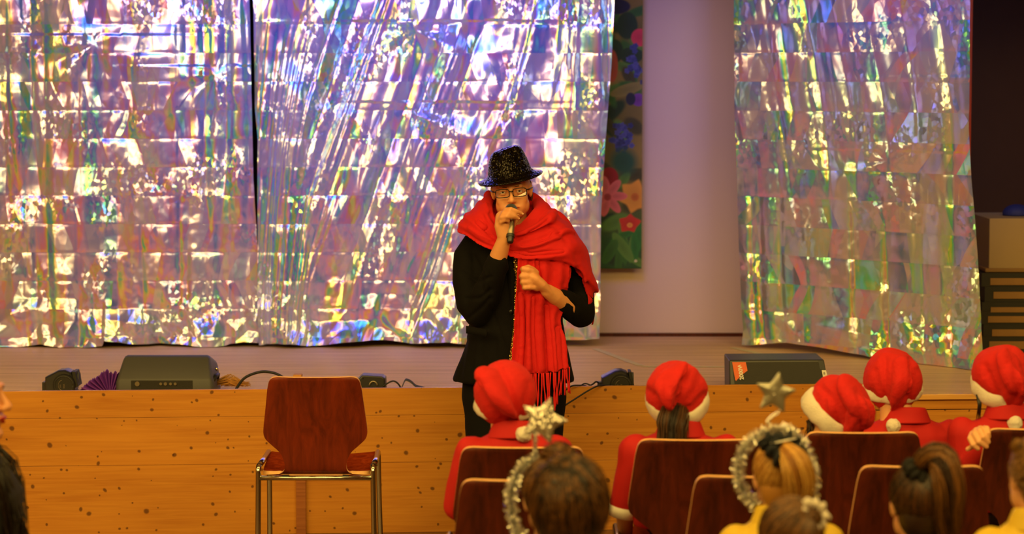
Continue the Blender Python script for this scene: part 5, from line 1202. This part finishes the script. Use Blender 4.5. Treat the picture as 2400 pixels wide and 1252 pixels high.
# T5: large brown head in front
Y = 5.3
t, hc, T = child('child with tousled dark brown hair and cream shirt, nearest the bun', 1334, 1200, Y, .92, sw=.135, shirt='white', collar=False)
T = T @ Matrix.Scale(1.06, 4); capmesh(T, dkb, t)
D = scalp_dirs(2400, -.6); S = np.zeros((2400, 10, 3)); cw = np.array([.1, .35, .93])
for i, a in enumerate(np.linspace(0, 1, 10)):
    d = D*(.25+.75*a)+cw*(1-a)*.75; p = skull(T, d); q = d/np.linalg.norm(d, axis=1, keepdims=True); S[:, i] = p+q*(.006+.012*rng.random((2400, 1))*math.sin(a*3.1)); S[:, i, 2] -= .03*a*a*(D[:, 2] < .1)
hair_mesh('tousled_hair', xf(T, S), tsl, t, .0018, tone=clump(D, 6)*.9)
mesh('hair_clip', B().ell(xf(T, np.array([.035, .10, .085])), (.008, .006, .006)), MT['black'], t)
# T3: brown high ponytail
Y = 5.85
t, hc, T = child('child with a tall brown ponytail in a black scrunchie and bare ears', 2155, 1185, Y, .90, sw=.14, shirt='navy', collar=False)
capmesh(T, dkb, t); G0 = W(2148, 1110, Y-.05); gathered(T, (.06, .45, .88), 1700, t, dkb, lift=.006)
pony([G0+[0, .02, -.01], W(2168, 1082, Y-.06), W(2196, 1072, Y-.075), W(2216, 1100, Y-.09), W(2224, 1150, Y-.10), W(2222, 1200, Y-.10), W(2232, 1262, Y-.10)], [.016, .030, .036, .036, .034, .030, .016], 1100, t, brn, messy=.007)
scrunchie(G0+[.0, -.01, .004], (.6, -.3, .7), .020, .017, 'hallblack', t, fuzz=.5)
# T4: short haired boy at the edge
Y = 5.62
t, hc, T = child('child with short fair hair and a yellow jacket at the right picture edge', 2434, 1120, Y, .87, sw=.15, shirt='yellow', collar=True, yaw=.15)
capmesh(T, srt, t); D = scalp_dirs(3000, -.55); S = np.stack([skull(T, D*(1-a)+np.array([0, .5, .9])*a*0+D*a)*1.0+D*(.001+.006*a)+np.array([0, .004, -.006])*a for a in (0, .5, 1)], 1); hair_mesh('short_hair', xf(T, S), srt, t, .0014)
pony([W(2392, 1056, Y-.02), W(2386, 1044, Y-.02), W(2392, 1034, Y-.02)], [.014, .016, .006], 160, t, srt, name='hair_tuft', messy=.004)
# T6: small bun with white scrunchie, lowest
Y = 5.3
t, hc, T = child('child with brown hair and a fluffy white scrunchie, lowest in the picture', 1852, 1275, Y, .88, sw=.14, shirt='blackm', collar=False, seat_z=.40)
capmesh(T, brn, t); gathered(T, (-.48, .35, .82), 1500, t, brn, lift=.004); G0 = W(1906, 1208, Y-.05)
scrunchie(G0, (.35, -.85, .35), .026, .0105, 'white_plush', t, fuzz=.8)
n = 200; S = []
for i in range(n):
    ax = rng.normal(size=3); ax /= np.linalg.norm(ax); u = np.cross(ax, [.1, .2, 1]); u /= np.linalg.norm(u); v = np.cross(ax, u); a0 = rng.random()*6; ar = np.linspace(a0, a0+3.5, 10); S.append(G0+[0, -.01, -.004]+(np.cos(ar)[:, None]*u+np.sin(ar)[:, None]*v)*(.010+.008*rng.random()))
hair_mesh('bun', S, brn, t, .0013); mesh('bun_core', B().ell(G0+[0, -.008, -.004], (.014, .013, .013)), brn, t)
# ---- woman at the left edge in profile
Y = 6.3; hx = W(-72, 930, Y); T = head_T(hx, yaw=math.pi/2-.12, pitch=-.04, s=.98)
t = thing('person', (hx[0], Y, 0), 'dark haired person in a black coat, face in profile at the left picture edge', 'person')
b = B(); head_shapes(b, T); sh = hx+np.array([-.02, .03, -.185]); hip = np.array([sh[0]-.02, Y+.05, .55])
b.tube([sh, hip], [.09, .10], n=16, round_ends=True)
arms = []
for q in (-1, 1):
    S = sh+np.array([0, q*.15, -.03]); E = S+np.array([.04, q*.03, -.27]); Hn = E+np.array([.22, -q*.06, -.04]); arms.append((S, E, Hn)); b.tube([S, E], [.04, .035], round_ends=True); b.tube([E, Hn], [.034, .024], round_ends=True)
    d = (Hn-E)/np.linalg.norm(Hn-E); b.tube([Hn, Hn+d*.06], [.026, .03], round_ends=True, squash=.6)
    for f in range(4): o_ = np.array([0, (f-1.5)*.016, 0]); finger(b, [Hn+d*.06+o_, Hn+d*.10+o_, Hn+d*.13+o_+[0, 0, -.02]], .0085, .007)
    finger(b, [Hn+[0, -q*.02, 0], Hn+d*.05+[0, -q*.045, 0], Hn+d*.08+[0, -q*.045, 0]], .010, .008)
kn = [(hip+np.array([.42, q*.09, -.02]), np.array([hip[0]+.44, hip[1]+q*.1, .07])) for q in (-1, 1)]
for K, Af in kn: b.tube([hip+[0, (K-hip)[1], 0], K, Af], [.07, .055, .04], round_ends=True)
V, F, N = remesh(b, .0046, 3); V = carve(V, N, T.inverted(), FACE); mesh('body', (V, F), MT['skin'], t); eyes(T, t, browmt='blackmetal', lipmt='redlips')
j = B()
def ov2(c, rx, ry): return oval(c, rx, ry)
j.loft([ov2(sh+[0, 0, .05], .06, .06), ov2(sh+[.005, 0, .02], .085, .10), ov2(sh+[.01, 0, -.02], .105, .165), ov2(sh+[.02, 0, -.08], .125, .185), ov2((sh+hip)/2+[.02, 0, 0], .13, .175), ov2(hip, .13, .18), ov2(hip+[0, 0, -.09], .14, .19)][::-1])
for S, E, Hn in arms: j.tube([S, E], [.062, .056], round_ends=True); j.tube([E, E+(Hn-E)*.92], [.055, .042], round_ends=True)
for q in (-1,): j.tube([sh+[.07, -.03, .04], sh+[.095, -.06, -.1], sh+[.10, -.07, -.3]], [.02, .026, .02], round_ends=True)
V, F, N = remesh(j, .008, 3); V = V+N*(.012*(vnoise(V[:, 0]*12, V[:, 1]*12, V[:, 2]*9, 77)-.5))[:, None]; mesh('coat', (V, F), MT['hallblack'], t)
tr = B()
for K, Af in kn: tr.tube([hip+[0, (K-hip)[1], 0], K, Af+[0, 0, .04]], [.09, .072, .055], round_ends=True)
V, F, N = remesh(tr, .012, 2); mesh('trousers', (V, F), MT['blackcloth'], t)
for K, Af in kn: mesh('shoe', B().ell(Af+np.array([.06, 0, -.03]), (.12, .042, .04)), MT['shoe'], t)
capmesh(T, blk, t); gathered(T, (0, .9, -.1), 900, t, blk)
S = []
for i in range(260):
    a = rng.random(); p0 = xf(T, skull(T, np.array([(.6+.4*rng.random())*(1 if rng.random() > .5 else -1)*.9, .35-rng.random()*.4, -.1-.4*rng.random()]))); S.append(cr(np.array([p0, p0+[.0, 0, -.10], sh+np.array([.07+.05*rng.random(), (rng.random()-.5)*.26, -.02]), sh+np.array([.13+.03*rng.random(), (rng.random()-.5)*.22, -.22-.2*rng.random()])]), 12))
hair_mesh('long_hair', S, blk, t, .0016)
bpy.context.view_layer.update()
